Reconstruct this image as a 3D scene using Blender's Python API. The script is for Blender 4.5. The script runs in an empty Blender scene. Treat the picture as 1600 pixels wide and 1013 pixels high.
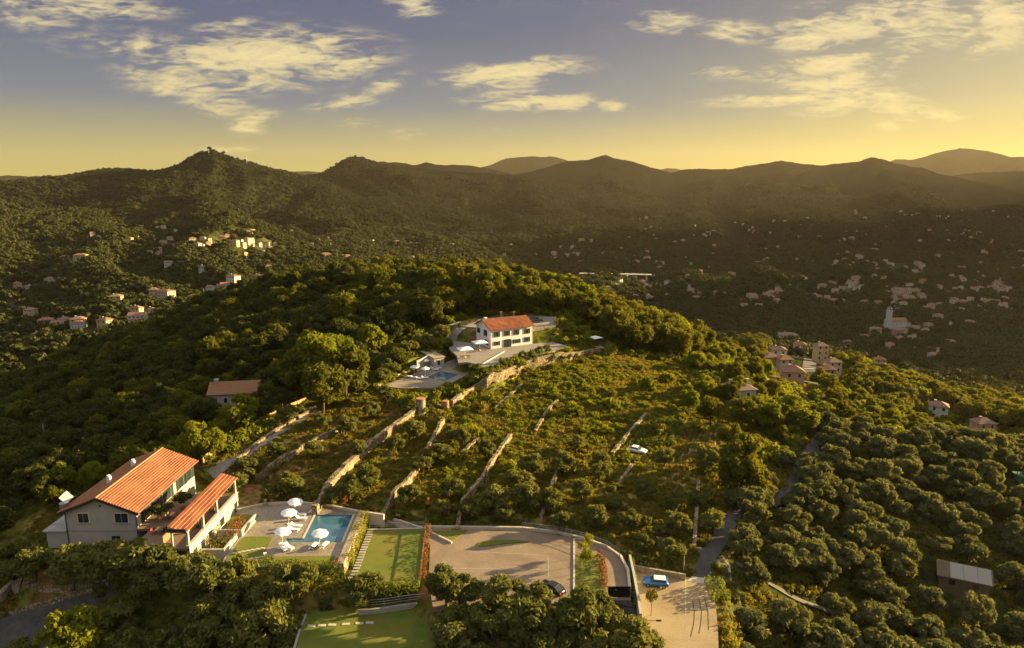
import bpy, bmesh, math, random
import numpy as np
from mathutils import Vector
R = math.radians
rng = np.random.default_rng(7); random.seed(7)
S = bpy.context.scene
# ------------------------------------------------------------------ camera
PITCH = 11.4; CAMZ = 100.0; FPX = 1067.0
cam_d = bpy.data.cameras.new('camera'); cam = bpy.data.objects.new('camera', cam_d); S.collection.objects.link(cam)
cam_d.sensor_width = 36; cam_d.lens = 36*FPX/1600; cam_d.clip_end = 40000; cam_d.clip_start = 0.5
cam.location = (0, 0, CAMZ); cam.rotation_euler = (R(90-PITCH), 0, 0); S.camera = cam
# ------------------------------------------------------------------ light
SUN_AZ, SUN_EL = 72.0, 13.0      # degrees to the right of +Y, above the horizon
sd = bpy.data.lights.new('sun', 'SUN'); sun = bpy.data.objects.new('sun', sd); S.collection.objects.link(sun)
sd.energy = 5.0; sd.angle = R(0.6); sd.color = (1.0, 0.74, 0.34)
tos = Vector((math.sin(R(SUN_AZ))*math.cos(R(SUN_EL)), math.cos(R(SUN_AZ))*math.cos(R(SUN_EL)), math.sin(R(SUN_EL))))
sun.rotation_euler = tos.to_track_quat('Z', 'Y').to_euler(); sun.location = (200, 100, 300)
S.view_settings.view_transform = 'Standard'; S.view_settings.look = 'None'
S.view_settings.exposure = 2.14; S.view_settings.gamma = 1.0
S.cycles.use_denoising = True; S.cycles.max_bounces = 6; S.cycles.diffuse_bounces = 3; S.cycles.glossy_bounces = 2
S.cycles.transmission_bounces = 4; S.cycles.volume_bounces = 0; S.cycles.transparent_max_bounces = 6

cp, sp = math.cos(R(PITCH)), math.sin(R(PITCH))
def ray(px, py):
    u = (np.asarray(px, float)-800)/FPX; v = -(np.asarray(py, float)-506.5)/FPX
    return u, cp+v*sp, -sp+v*cp
def P(px, py, z):                       # pixel ray meets the plane at height z
    dx, dy, dz = ray(px, py); t = (z-CAMZ)/dz
    return (float(dx*t), float(dy*t), float(z))
def D(px, py, Z):                       # pixel at camera depth Z
    dx, dy, dz = ray(px, py); return (float(dx*Z), float(dy*Z), float(CAMZ+dz*Z))
def proj(x, y, z):
    z = np.asarray(z)-CAMZ; d = np.asarray(y)*cp - z*sp; v = np.asarray(y)*sp + z*cp
    d = np.maximum(d, 1e-3)
    return 800+FPX*np.asarray(x)/d, 506.5-FPX*v/d, d

# ------------------------------------------------------------------ world
W = bpy.data.worlds.new('World'); S.world = W; W.use_nodes = True
nt = W.node_tree; nt.nodes.clear()
def N(t, **k):
    n = nt.nodes.new(t)
    for a, b in k.items(): setattr(n, a, b)
    return n
def L(a, b): nt.links.new(a, b)
def M(op, a, b=None, clamp=False):
    n = N('ShaderNodeMath', operation=op, use_clamp=clamp)
    for i, v in enumerate((a, b)):
        if v is None: continue
        if isinstance(v, (int, float)): n.inputs[i].default_value = v
        else: L(v, n.inputs[i])
    return n.outputs[0]
def MIX(fac, a, b, bt='MIX'):
    n = N('ShaderNodeMix', data_type='RGBA', blend_type=bt)
    for i, v in ((0, fac), (6, a), (7, b)):
        if isinstance(v, (int, float)): n.inputs[i].default_value = v
        elif isinstance(v, tuple): n.inputs[i].default_value = (*v, 1)
        else: L(v, n.inputs[i])
    return n.outputs[2]
def SM(v, lo, hi):
    n = N('ShaderNodeMapRange', interpolation_type='SMOOTHSTEP'); L(v, n.inputs[0])
    n.inputs[1].default_value = lo; n.inputs[2].default_value = hi; return n.outputs[0]
sky = N('ShaderNodeTexSky', sky_type='NISHITA'); sky.sun_disc = False
sky.sun_elevation = R(SUN_EL); sky.sun_rotation = R(SUN_AZ); sky.altitude = 250
sky.air_density = 1.2; sky.dust_density = 3.5; sky.ozone_density = 3.0
tc = N('ShaderNodeTexCoord'); sx = N('ShaderNodeSeparateXYZ'); L(tc.outputs['Generated'], sx.inputs[0])
Xd, Yd, Zd = sx.outputs
yy = M('MAXIMUM', Yd, 0.05)
ca = M('DIVIDE', Xd, yy); cb = M('DIVIDE', Zd, yy)
cx = N('ShaderNodeCombineXYZ'); L(ca, cx.inputs[0]); L(cb, cx.inputs[1])
CL = [ # px, py, half width, half height, tilt, strength
 (400,95,215,44,-4,1.15),(500,68,60,22,-8,.9),(300,140,95,26,18,.95),(520,110,95,20,-12,.9),(200,70,150,26,4,.45),(130,10,150,16,3,.85),(60,30,90,20,0,.5),
 (645,8,46,18,0,1.0),(350,40,60,9,-8,.7),(600,135,50,12,-22,.8),(540,160,70,12,-8,.75),(395,193,46,16,-16,.8),(555,192,46,8,0,.7),(640,210,34,9,0,.6),(360,234,60,5,0,.6),
 (800,115,130,20,-5,1.05),(860,108,70,12,-10,.8),(840,158,125,15,1,1.0),(950,165,40,9,5,.8),(1040,34,62,16,4,.95),(1150,50,75,17,2,.8),(1130,115,60,10,0,.7),
 (1320,45,130,30,-6,1.15),(1450,40,110,36,-4,.95),(1560,30,70,44,0,1.0),(1400,10,150,16,0,.8),(1540,75,40,14,-20,.8),(1290,105,115,18,-7,1.05),(1310,130,100,20,-8,1.1),(1220,155,140,10,-3,.9),
 (1330,160,90,18,-8,1.0),(1400,170,70,20,6,.95),(1470,182,45,8,0,.9),(1390,195,35,9,0,.7),(1400,98,25,9,-30,.7),(1440,132,28,10,0,.4)]
acc = None
for (px, py, hw, hh, tl, st) in CL:
    dx, dy, dz = ray(px, py); dx2, dy2, dz2 = ray(px+1, py)
    a0, b0 = dx/dy, dz/dy; k = (dx2/dy2-a0)
    m = N('ShaderNodeMapping', vector_type='TEXTURE'); L(cx.outputs[0], m.inputs[0])
    m.inputs[1].default_value = (a0, b0, 0); m.inputs[2].default_value = (0, 0, R(-tl)); m.inputs[3].default_value = (hw*k*1.25, hh*k*1.45, 1)
    ln = N('ShaderNodeVectorMath', operation='LENGTH'); L(m.outputs[0], ln.inputs[0])
    g = M('MULTIPLY', M('SUBTRACT', 1.0, ln.outputs[1], True), st)
    acc = g if acc is None else M('MAXIMUM', acc, g)
mp = N('ShaderNodeMapping'); L(cx.outputs[0], mp.inputs[0]); mp.inputs[2].default_value = (0, 0, R(8)); mp.inputs[3].default_value = (7, 26, 1)
nz = N('ShaderNodeTexNoise'); L(mp.outputs[0], nz.inputs[0]); nz.inputs['Scale'].default_value = 1.5; nz.inputs['Detail'].default_value = 10
nz.inputs['Roughness'].default_value = .62; nz.inputs['Distortion'].default_value = .9
mp2 = N('ShaderNodeMapping'); L(cx.outputs[0], mp2.inputs[0]); mp2.inputs[2].default_value = (0, 0, R(-14)); mp2.inputs[3].default_value = (20, 80, 1)
nz2 = N('ShaderNodeTexNoise'); L(mp2.outputs[0], nz2.inputs[0]); nz2.inputs['Scale'].default_value = 1.2; nz2.inputs['Detail'].default_value = 7; nz2.inputs['Distortion'].default_value = 1.5
nn = M('ADD', M('MULTIPLY', M('SUBTRACT', nz.outputs[0], .5), 3.6), M('MULTIPLY', M('SUBTRACT', nz2.outputs[0], .5), 2.6))
soft = M('MULTIPLY', acc, 2.6, True)
dens = M('ADD', M('MULTIPLY', acc, 1.25), M('MULTIPLY', nn, soft))
dens = M('MULTIPLY', SM(dens, .02, 1.45), SM(Yd, .1, .3))
veil = M('MULTIPLY', SM(nz.outputs[0], .5, .9), .10)
elev = Zd
# sky colour: physical sky, warmed towards the horizon, unseen top brightened as added fill
base = MIX(1.0, sky.outputs[0], (1.0, .90, .86), 'MULTIPLY')
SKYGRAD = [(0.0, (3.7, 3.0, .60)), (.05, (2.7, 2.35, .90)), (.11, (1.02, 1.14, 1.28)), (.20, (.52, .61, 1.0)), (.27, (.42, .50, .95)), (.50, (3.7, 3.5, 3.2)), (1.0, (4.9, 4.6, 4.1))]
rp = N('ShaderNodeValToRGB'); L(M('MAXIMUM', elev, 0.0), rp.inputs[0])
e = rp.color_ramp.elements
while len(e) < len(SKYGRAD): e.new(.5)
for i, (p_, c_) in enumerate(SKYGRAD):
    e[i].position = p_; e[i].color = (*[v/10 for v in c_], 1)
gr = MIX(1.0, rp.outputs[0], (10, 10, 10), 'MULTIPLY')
# brighter and yellower towards the low sun
az = M('ADD', M('MULTIPLY', Xd, math.sin(R(SUN_AZ))), M('MULTIPLY', Yd, math.cos(R(SUN_AZ))))
glow = M('MULTIPLY', SM(az, .30, 1.15), SM(M('SUBTRACT', .42, elev), 0, .42))
gr = MIX(M('MULTIPLY', glow, .7), gr, (3.5, 2.9, .4))
side = SM(az, -.2, .9); gr = MIX(1.0, gr, MIX(side, (.80, .84, .95), (1.0, 1.0, .98)), 'MULTIPLY')
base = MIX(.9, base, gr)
ccol = MIX(SM(elev, .05, .4), (4.6, 3.8, 1.6), (4.0, 3.45, 2.35))
ccol = MIX(M('MULTIPLY', SM(nz2.outputs[0], .35, .7), .35), ccol, (1.9, 1.6, 1.3))
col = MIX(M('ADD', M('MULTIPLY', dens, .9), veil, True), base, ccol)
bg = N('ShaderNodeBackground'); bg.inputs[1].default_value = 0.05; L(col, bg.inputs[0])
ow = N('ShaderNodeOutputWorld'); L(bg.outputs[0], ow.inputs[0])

# ------------------------------------------------------------------ materials
def srgb(r, g, b):
    f = lambda c: (c/255/12.92) if c/255 <= .04045 else ((c/255+.055)/1.055)**2.4
    return (f(r), f(g), f(b))
MATS = {}
def mat(name, c1, c2=None, scale=2.0, rough=.8, bump=0.0, bscale=None, metal=0.0, kind='noise', detail=6, bdist=.05, lo=.35, hi=.65, stretch=(1,1,1), spec=.3, **kw):
    if name in MATS: return MATS[name]
    m = bpy.data.materials.new(name); m.use_nodes = True; t = m.node_tree; nn_ = t.nodes; b = nn_['Principled BSDF']
    b.inputs['Roughness'].default_value = rough; b.inputs['Metallic'].default_value = metal; b.inputs['Specular IOR Level'].default_value = spec
    b.inputs['Base Color'].default_value = (*c1, 1)
    tcn = nn_.new('ShaderNodeTexCoord'); mpn = nn_.new('ShaderNodeMapping'); mpn.inputs[3].default_value = stretch
    t.links.new(tcn.outputs['Object'], mpn.inputs[0])
    def tex(sc):
        if kind == 'voronoi':
            n = nn_.new('ShaderNodeTexVoronoi'); n.inputs['Scale'].default_value = sc; o = n.outputs['Color']
        else:
            n = nn_.new('ShaderNodeTexNoise'); n.inputs['Scale'].default_value = sc; n.inputs['Detail'].default_value = detail; o = n.outputs[0]
        t.links.new(mpn.outputs[0], n.inputs[0]); return n, o
    if c2 is not None:
        n, o = tex(scale)
        if kind == 'voronoi':
            s_ = nn_.new('ShaderNodeSeparateColor'); t.links.new(o, s_.inputs[0]); o = s_.outputs[0]; lo_, hi_ = 0, 1
        else: lo_, hi_ = lo, hi
        mr = nn_.new('ShaderNodeMapRange'); t.links.new(o, mr.inputs[0]); mr.inputs[1].default_value = lo_; mr.inputs[2].default_value = hi_
        mx = nn_.new('ShaderNodeMix'); mx.data_type = 'RGBA'; mx.inputs[6].default_value = (*c1, 1); mx.inputs[7].default_value = (*c2, 1)
        t.links.new(mr.outputs[0], mx.inputs[0]); out = mx.outputs[2]
        if kw.get('third'):
            n3 = nn_.new('ShaderNodeTexNoise'); n3.inputs['Scale'].default_value = kw.get('tscale', .15); n3.inputs['Detail'].default_value = 4
            t.links.new(mpn.outputs[0], n3.inputs[0]); mr3 = nn_.new('ShaderNodeMapRange'); t.links.new(n3.outputs[0], mr3.inputs[0]); mr3.inputs[1].default_value = .4; mr3.inputs[2].default_value = .65
            mx3 = nn_.new('ShaderNodeMix'); mx3.data_type = 'RGBA'; t.links.new(mr3.outputs[0], mx3.inputs[0]); t.links.new(out, mx3.inputs[6]); mx3.inputs[7].default_value = (*kw['third'], 1); out = mx3.outputs[2]
        if kind == 'voronoi' and kw.get('joint', .55) < 1:
            ve = nn_.new('ShaderNodeTexVoronoi'); ve.feature = 'DISTANCE_TO_EDGE'; ve.inputs['Scale'].default_value = scale; t.links.new(mpn.outputs[0], ve.inputs[0])
            mj = nn_.new('ShaderNodeMapRange'); t.links.new(ve.outputs['Distance'], mj.inputs[0]); mj.inputs[1].default_value = .02; mj.inputs[2].default_value = .12; mj.inputs[3].default_value = kw.get('joint', .55); mj.inputs[4].default_value = 1
            vj = nn_.new('ShaderNodeVectorMath'); vj.operation = 'SCALE'; t.links.new(out, vj.inputs[0]); t.links.new(mj.outputs[0], vj.inputs['Scale']); out = vj.outputs[0]
        t.links.new(out, b.inputs['Base Color'])
    if bump:
        if kind == 'voronoi':
            n = nn_.new('ShaderNodeTexVoronoi'); n.feature = 'DISTANCE_TO_EDGE'; n.inputs['Scale'].default_value = bscale or scale; t.links.new(mpn.outputs[0], n.inputs[0]); o = n.outputs['Distance']
        else: n, o = tex(bscale or scale)
        bp = nn_.new('ShaderNodeBump'); bp.inputs['Strength'].default_value = bump; bp.inputs['Distance'].default_value = bdist
        t.links.new(o, bp.inputs['Height']); t.links.new(bp.outputs[0], b.inputs['Normal'])
    MATS[name] = m; return m
def leafmat(name, dark, light, trans=.35, tcol=None, big=None, sheen=None):
    m = bpy.data.materials.new(name); m.use_nodes = True; t = m.node_tree; q = t.nodes; q.clear()
    o = q.new('ShaderNodeOutputMaterial'); oi = q.new('ShaderNodeObjectInfo'); ge = q.new('ShaderNodeNewGeometry')
    a = q.new('ShaderNodeMath'); a.operation = 'MULTIPLY_ADD'; t.links.new(ge.outputs['Random Per Island'], a.inputs[0]); a.inputs[1].default_value = .55
    b = q.new('ShaderNodeMath'); b.operation = 'MULTIPLY'; t.links.new(oi.outputs['Random'], b.inputs[0]); b.inputs[1].default_value = .45
    t.links.new(b.outputs[0], a.inputs[2])
    mx = q.new('ShaderNodeMix'); mx.data_type = 'RGBA'; t.links.new(a.outputs[0], mx.inputs[0]); mx.inputs[6].default_value = (*dark, 1); mx.inputs[7].default_value = (*light, 1)
    d = q.new('ShaderNodeBsdfPrincipled'); d.inputs['Roughness'].default_value = .7; d.inputs['Specular IOR Level'].default_value = .08
    t.links.new(mx.outputs[2], d.inputs['Base Color'])
    tr = q.new('ShaderNodeBsdfTranslucent')
    mc = q.new('ShaderNodeMix'); mc.data_type = 'RGBA'; mc.blend_type = 'MULTIPLY'; mc.inputs[0].default_value = 1; t.links.new(mx.outputs[2], mc.inputs[6]); mc.inputs[7].default_value = (*(tcol or (1.5, 1.3, .5)), 1)
    t.links.new(mc.outputs[2], tr.inputs[0])
    ms = q.new('ShaderNodeMixShader'); ms.inputs[0].default_value = trans; t.links.new(d.outputs[0], ms.inputs[1]); t.links.new(tr.outputs[0], ms.inputs[2])
    t.links.new(ms.outputs[0], o.inputs[0]); MATS[name] = m; return m

# ------------------------------------------------------------------ object helpers
def link(o, parent=None):
    S.collection.objects.link(o)
    if parent is not None: o.parent = parent
    return o
def tag(o, label=None, cat=None, group=None, kind=None):
    if label: o['label'] = label
    if cat: o['category'] = cat
    if group: o['group'] = group
    if kind: o['kind'] = kind
    return o
def thing(name, label, cat, loc=(0,0,0), rot=0, group=None):
    o = bpy.data.objects.new(name, None); o.empty_display_size = .3; link(o); o.location = loc; o.rotation_euler = (0, 0, rot)
    return tag(o, label, cat, group)
def copy_tree(o, parent=None):
    c = o.copy(); link(c)
    if parent is not None: c.parent = parent
    for ch in list(o.children): copy_tree(ch, c)
    return c
def meshobj(name, V_, F_, mats, parent=None, mi=None, smooth=False):
    me = bpy.data.meshes.new(name); me.from_pydata([tuple(v) for v in V_], [], [tuple(f) for f in F_])
    for m_ in (mats if isinstance(mats, (list, tuple)) else [mats]): me.materials.append(m_)
    if mi is not None: me.polygons.foreach_set('material_index', mi)
    if smooth: me.polygons.foreach_set('use_smooth', [True]*len(me.polygons))
    me.update(); o = bpy.data.objects.new(name, me); return link(o, parent)
class MB:
    def __init__(s): s.v = []; s.f = []; s.m = []
    def add(s, v, f, mi=0):
        n = len(s.v); s.v += [tuple(q) for q in v]; s.f += [tuple(i+n for i in q) for q in f]; s.m += [mi]*len(f); return s
    def box(s, c, d, rz=0, mi=0, taper=1.0, rx=0):
        x, y, z = d[0]/2, d[1]/2, d[2]/2; cr, sr = math.cos(rz), math.sin(rz); V_ = []
        for k in (-1, 1):
            t = taper if k > 0 else 1
            for a, b in ((-1,-1),(1,-1),(1,1),(-1,1)):
                px, py, pz = a*x*t, b*y*t, k*z
                if rx: py, pz = py*math.cos(rx)-pz*math.sin(rx), py*math.sin(rx)+pz*math.cos(rx)
                V_.append((c[0]+px*cr-py*sr, c[1]+px*sr+py*cr, c[2]+pz))
        return s.add(V_, [(3,2,1,0),(4,5,6,7),(0,1,5,4),(1,2,6,5),(2,3,7,6),(3,0,4,7)], mi)
    def prism(s, poly, z0, z1, mi=0, mi_side=None):
        a = sum(poly[i][0]*poly[(i+1)%len(poly)][1]-poly[(i+1)%len(poly)][0]*poly[i][1] for i in range(len(poly)))
        if a < 0: poly = poly[::-1]
        n = len(poly); zz0 = z0 if isinstance(z0, (list, tuple)) else [z0]*n; zz1 = z1 if isinstance(z1, (list, tuple)) else [z1]*n
        V_ = [(p[0], p[1], zz0[i]) for i, p in enumerate(poly)]+[(p[0], p[1], zz1[i]) for i, p in enumerate(poly)]
        s.add(V_, [tuple(range(n, 2*n))], mi)
        s.add(V_, [tuple(range(n))[::-1]]+[(i, (i+1)%n, n+(i+1)%n, n+i) for i in range(n)], mi if mi_side is None else mi_side)
        return s
    def hull(s, V_, F_, mi=0): return s.add(V_, F_, mi)
    def cyl(s, c, r, h, n=12, r2=None, mi=0, cap=True):
        r2 = r if r2 is None else r2
        V_ = [(c[0]+r*math.cos(2*math.pi*i/n), c[1]+r*math.sin(2*math.pi*i/n), c[2]) for i in range(n)]+[(c[0]+r2*math.cos(2*math.pi*i/n), c[1]+r2*math.sin(2*math.pi*i/n), c[2]+h) for i in range(n)]
        F_ = [(i, (i+1)%n, n+(i+1)%n, n+i) for i in range(n)]
        if cap: F_ += [tuple(range(n, 2*n)), tuple(range(n))[::-1]]
        return s.add(V_, F_, mi)
    def tube(s, path, rad, n=6, mi=0):
        path = [Vector(p) for p in path]; rr = rad if isinstance(rad, (list, tuple)) else [rad]*len(path); V_ = []
        for i, p in enumerate(path):
            d = (path[min(i+1, len(path)-1)]-path[max(i-1, 0)]).normalized(); u = d.cross(Vector((0,0,1)))
            if u.length < .05: u = d.cross(Vector((1,0,0)))
            u.normalize(); w = d.cross(u)
            V_ += [p+(u*math.cos(2*math.pi*k/n)+w*math.sin(2*math.pi*k/n))*rr[i] for k in range(n)]
        F_ = [(i*n+k, i*n+(k+1)%n, (i+1)*n+(k+1)%n, (i+1)*n+k) for i in range(len(path)-1) for k in range(n)]
        F_ += [tuple(range(n))[::-1], tuple(range((len(path)-1)*n, len(path)*n))]
        return s.add(V_, F_, mi)
    def build(s, name, mats, parent=None, smooth=False): return meshobj(name, s.v, s.f, mats, parent, s.m, smooth)

# ------------------------------------------------------------------ noise
_G = np.random.default_rng(3); _perm = _G.permutation(512); _perm = np.concatenate([_perm, _perm]); _ang = _G.random(512)*2*np.pi; _gx, _gy = np.cos(_ang), np.sin(_ang)
def gn(x, y):
    xi = np.floor(x).astype(int); yi = np.floor(y).astype(int); fx = x-xi; fy = y-yi
    def g(i, j, a, b):
        h = _perm[(_perm[(xi+i) & 511]+yi+j) & 511] & 511; return _gx[h]*a+_gy[h]*b
    u = fx**3*(fx*(fx*6-15)+10); v = fy**3*(fy*(fy*6-15)+10)
    return ((g(0,0,fx,fy)*(1-u)+g(1,0,fx-1,fy)*u)*(1-v)+(g(0,1,fx,fy-1)*(1-u)+g(1,1,fx-1,fy-1)*u)*v)*1.5
def fbm(x, y, o=4, ridged=False):
    r_ = 0; a = 1; t = 0
    for k in range(o):
        n = gn(x*2**k+17*k, y*2**k-9*k); r_ = r_+a*((1-np.abs(n)*2) if ridged else n); t += a; a *= .5
    return r_/t
def sstep(x, a, b):
    t = np.clip((x-a)/(b-a), 0, 1); return t*t*(3-2*t)
class TPS:
    def __init__(s, pts, sc, lam):
        p = np.array(pts, float); s.c = p[:, :2]/sc; s.sc = sc; n = len(p)
        K = s.k(s.c[:, None]-s.c[None])+lam*np.eye(n); A = np.zeros((n+3, n+3)); A[:n,:n] = K; Q = np.c_[np.ones(n), s.c]; A[:n, n:] = Q; A[n:, :n] = Q.T
        s.w = np.linalg.solve(A, np.r_[p[:, 2], 0, 0, 0])
    @staticmethod
    def k(d):
        r2 = (d**2).sum(-1); return .5*r2*np.log(r2+1e-9)
    def __call__(s, x, y):
        q = np.c_[np.ravel(x), np.ravel(y)]/s.sc; out = np.empty(len(q)); n = len(s.c)
        for i in range(0, len(q), 20000):
            b = q[i:i+20000]; out[i:i+20000] = s.k(b[:, None]-s.c[None])@s.w[:n]+s.w[n]+b@s.w[n+1:]
        return out.reshape(np.shape(x))
# ------------------------------------------------------------------ terrain height
farc = [D(*q) for q in [(1500,560,600),(1300,560,600),(1150,540,620),(1500,500,900),(1300,500,900),(1100,490,950),(1000,450,1200),(1300,450,1250),(1550,450,1250),(800,430,1300),(900,410,1600),
 (1200,410,1650),(1500,410,1650),(700,400,1600),(1000,370,2300),(1300,375,2200),(1550,370,2300),(800,370,2200),(600,385,1900),(100,560,480),(0,600,430),(100,500,620),(230,510,560),(100,450,800),(0,450,780),
 (0,400,1000),(100,405,1000),(60,360,1400),(300,450,800),(420,440,880),(350,405,1150),(220,415,1050),(200,385,1500),(330,380,1700),(500,400,1400),(450,380,2000),(550,420,1100),(230,352,1900),(330,365,1900)]]
farc += [(-700,300,10),(-900,700,60),(900,300,-60),(1500,1200,-60),(0,-400,-40),(-500,0,0),(500,0,-50),(-2500,1500,150),(2500,1500,-20),(0,4200,0),(3000,3500,0),(-2500,3500,50),(400,520,-35),(500,800,-72),
 (250,300,-8),(330,350,-35),(600,500,-55),(-2500,-2500,0),(2500,-2500,-50)]
TF = TPS(farc, 500., 1e-3)
def poly_at(px, lst): return np.interp(px, [a for a, b in lst], [b for a, b in lst])
LAYERS = [ # crest (px,py), distance, front width, back width, ridge noise
 ([(-400,300),(0,290),(60,283),(100,279),(140,271),(180,266),(215,269),(255,269),(280,260),(300,250),(315,245),(327,242),(345,247),(380,253),(400,259),(420,265),(470,277),(520,292),(600,325),(680,352),(760,385)], 2900, 1500, 900, .5),
 ([(400,300),(440,279),(470,275),(500,273),(520,261),(540,249),(552,245),(565,244),(580,250),(600,257),(650,263),(700,267),(760,271),(820,277),(900,293),(980,312),(1060,335),(1160,372)], 3700, 1500, 1000, .34),
 ([(540,262),(600,252),(620,254),(650,258),(665,254),(680,257),(740,259),(775,266),(830,280),(900,300)], 5200, 1200, 900, .25),
 ([(700,272),(760,260),(790,248),(830,244),(860,243),(885,250),(920,262),(980,280)], 8200, 1500, 1200, .2),
 ([(740,285),(830,268),(868,257),(890,251),(920,250),(945,242),(960,248),(985,252),(1010,260),(1050,271),(1068,265),(1100,264),(1140,265),(1165,260),(1200,255),(1220,251),(1245,255),(1280,259),(1310,255),(1340,253),(1362,246),(1380,248),(1400,256),(1440,262),(1470,272),(1520,283),(1600,300),(1700,320)], 4700, 2100, 1200, .3),
 ([(1370,262),(1400,249),(1425,250),(1450,243),(1480,235),(1500,231),(1525,234),(1550,238),(1580,244),(1620,246),(1700,260),(1900,290)], 8400, 2600, 1500, .2),
 ([(1380,300),(1420,292),(1480,276),(1530,270),(1600,267),(1700,262),(1900,270)], 5600, 2000, 1200, .10),
 ([(-300,275),(0,275),(40,274),(100,276),(160,285),(250,300)], 9000, 1200, 1200, .03),
 ([(380,275),(420,264),(450,266),(480,266),(510,271),(560,285)], 10000, 1200, 1200, .03),
 ([(980,280),(1020,263),(1045,262),(1070,266),(1110,280)], 9800, 1200, 1200, .03),
 ([(-500,250),(-200,290),(0,318),(50,335),(90,352),(130,368),(170,384),(230,400)], 1750, 650, 500, .2),
]
LDAT = []
for crest, dist, wf, wb, am in LAYERS:
    az_, tl_ = [], []
    for (px, py) in crest:
        dx, dy, dz = ray(px, py); az_.append(math.atan2(dx, dy)); tl_.append(dz/math.hypot(dx, dy))
    LDAT.append((np.array(az_), np.array(tl_), dist, wf, wb, am))
for dist, wf, wb, pts in ((2250, 900, 1500, [(44, -.2), (48, .10), (53, .158), (60, .155), (66, .11), (76, .05), (86, -.2)]), (3300, 1300, 1500, [(37.5, -.2), (39.5, .04), (43, .13), (50, .14), (56, .08), (62, -.2)])):
    LDAT.append((np.radians([a for a, b in pts]), np.array([b for a, b in pts]), dist, wf, wb, .2))   # unseen hills added right of the view, shaped to shade the valley
def H_far(x, y):
    b = TF(x, y); r_ = np.hypot(x, y); az_ = np.arctan2(x, y)
    b = np.where(r_ > 4500, b+(0-b)*sstep(r_, 4500, 6500), b)
    b = b+10*fbm(x/330, y/330, 4)*sstep(r_, 450, 800)
    h = b
    for i, (A, T, dist, wf, wb, am) in enumerate(LDAT):
        dd = dist*(1+.05*gn(az_*6+i*7, r_*0+i)); zc = CAMZ+dd*np.interp(az_, A, T, left=-.2, right=-.2)
        zc = zc+dist*.0009*fbm(az_*90+i, az_*0+i, 3)
        t = (dd-r_); ff = np.where(t >= 0, t/wf, -t/wb)
        prof = np.exp(-1.9*ff**1.15)
        hb = np.minimum(b, -20)
        wx = .12*gn(x/500+i, y/500); rg = fbm(az_*dist/620+i*3+wx*3, r_/1700+i*5+wx, 4, True)-.4+.12*fbm(x/160, y/160, 3)
        bell = np.clip(ff*3, 0, 1)*np.exp(-1.2*ff)
        hl = hb+(zc-hb)*prof+np.maximum(zc-hb, 0)*am*rg*bell*2.2
        fade = sstep(ff, 3.2, 2.2)
        h = np.maximum(h, np.where(fade > 0, hb+(hl-hb)*fade, -999))
    return h
NEAR = [(800,760,42),(800,700,44),(750,650,45.6),(800,600,47.3),(900,600,47.2),(1000,600,46),(880,560,49.6),(960,550,48.6),(800,825,40.5),(700,825,41),(620,810,41.6),(560,790,42.6),(1000,700,42.6),(1000,640,45),
 (1000,780,40.8),(1000,850,39.2),(1100,880,38.3),(1100,800,40),(1100,720,42),(1100,640,44),(1100,590,44.5),(700,700,44.4),(600,700,45),(600,640,46.8),(520,640,47),(480,632,47),(440,664,46),(400,691,45.2),(360,712,44.5),(330,740,44),
 (500,730,43.8),(450,760,43.3),(400,780,42.8),(1200,700,41),(1200,850,37),(1200,950,33.5),(1300,690,40.8),(1300,800,36.5),(1300,900,32),(1400,700,39),(1400,800,34.5),(1400,950,28),(1500,720,37.5),(1500,800,33.5),(1500,900,29),
 (1600,730,36),(1600,850,29),(1600,1000,22),(1700,800,29),(1800,900,20),(1200,640,41.5),(40,850,37),(0,800,36),(0,950,33.5),(100,900,36.5),(160,860,40),(300,950,37),(220,900,38.5),(400,1010,33.5),(100,1010,33),(500,960,36),(1000,1000,35.5),
 (1200,1013,31.5),(560,590,48.5),(620,560,50),(660,530,52),(370,640,44),(300,600,43),(500,560,48.5),(400,560,46),(300,680,42.5),(200,720,40),(200,640,36),(100,700,31),(0,700,25),(100,640,26),(0,650,18),(700,510,54.3),(600,500,53),
 (870,505,55.2),(830,505,55.2),(920,530,51.5),(950,528,50),(900,500,54),(1000,545,46.5),(1050,560,44),(800,957,39.6),(900,952,39.2),(710,955,39.6),(850,995,37.2),(740,995,37.4),(650,1000,37.4),(600,1100,32),(1000,1100,32),(200,1150,28)]
nearc = [P(*q) for q in NEAR]
nearc += [(-58,310,55),(-23,300,55.5),(13,281,54),(36,257,50),(49,260,45),(61,262,41),(68,243,39.5),(80,225,38),(-110,337,48),(-134,318,41),(-155,300,34),(-174,285,28),(-200,285,16),(-211,282,8),(-20,250,56),(-60,250,53),(20,240,55),
 (-58,400,22),(13,360,18),(60,330,5),(105,290,12),(-130,410,2),(-200,370,-18),(-240,330,-22),(-150,230,30),(-180,240,18),(-100,260,46),(-220,230,8),(-260,280,-18),(140,350,3.5),(150,400,2),(120,250,25),(170,300,2),(200,340,-6),(220,260,-5),(180,430,-8),(250,420,-25),(100,430,-15)]
for px, py, z in [(1200,632,41.8),(1300,668,40.5),(1400,687,39),(1500,706,37),(1600,718,35.5),(1750,735,33)]:
    q = P(px, py, z); nearc += [q, (q[0]*1.13, q[1]*1.13, z-8), (q[0]*1.35, q[1]*1.35, z-20), (q[0]*1.7, q[1]*1.7, z-36)] if px > 1250 else [q]
ring = [(q*math.sin(a), q*math.cos(a)) for q in (520, 640) for a in np.arange(-math.pi, math.pi, .3)]
ra = np.array(ring); rz_ = H_far(ra[:,0], ra[:,1]); nearc += [(a, b, c) for (a, b), c in zip(ring, rz_)]
TN = TPS(nearc, 100., 2e-4)
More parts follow.
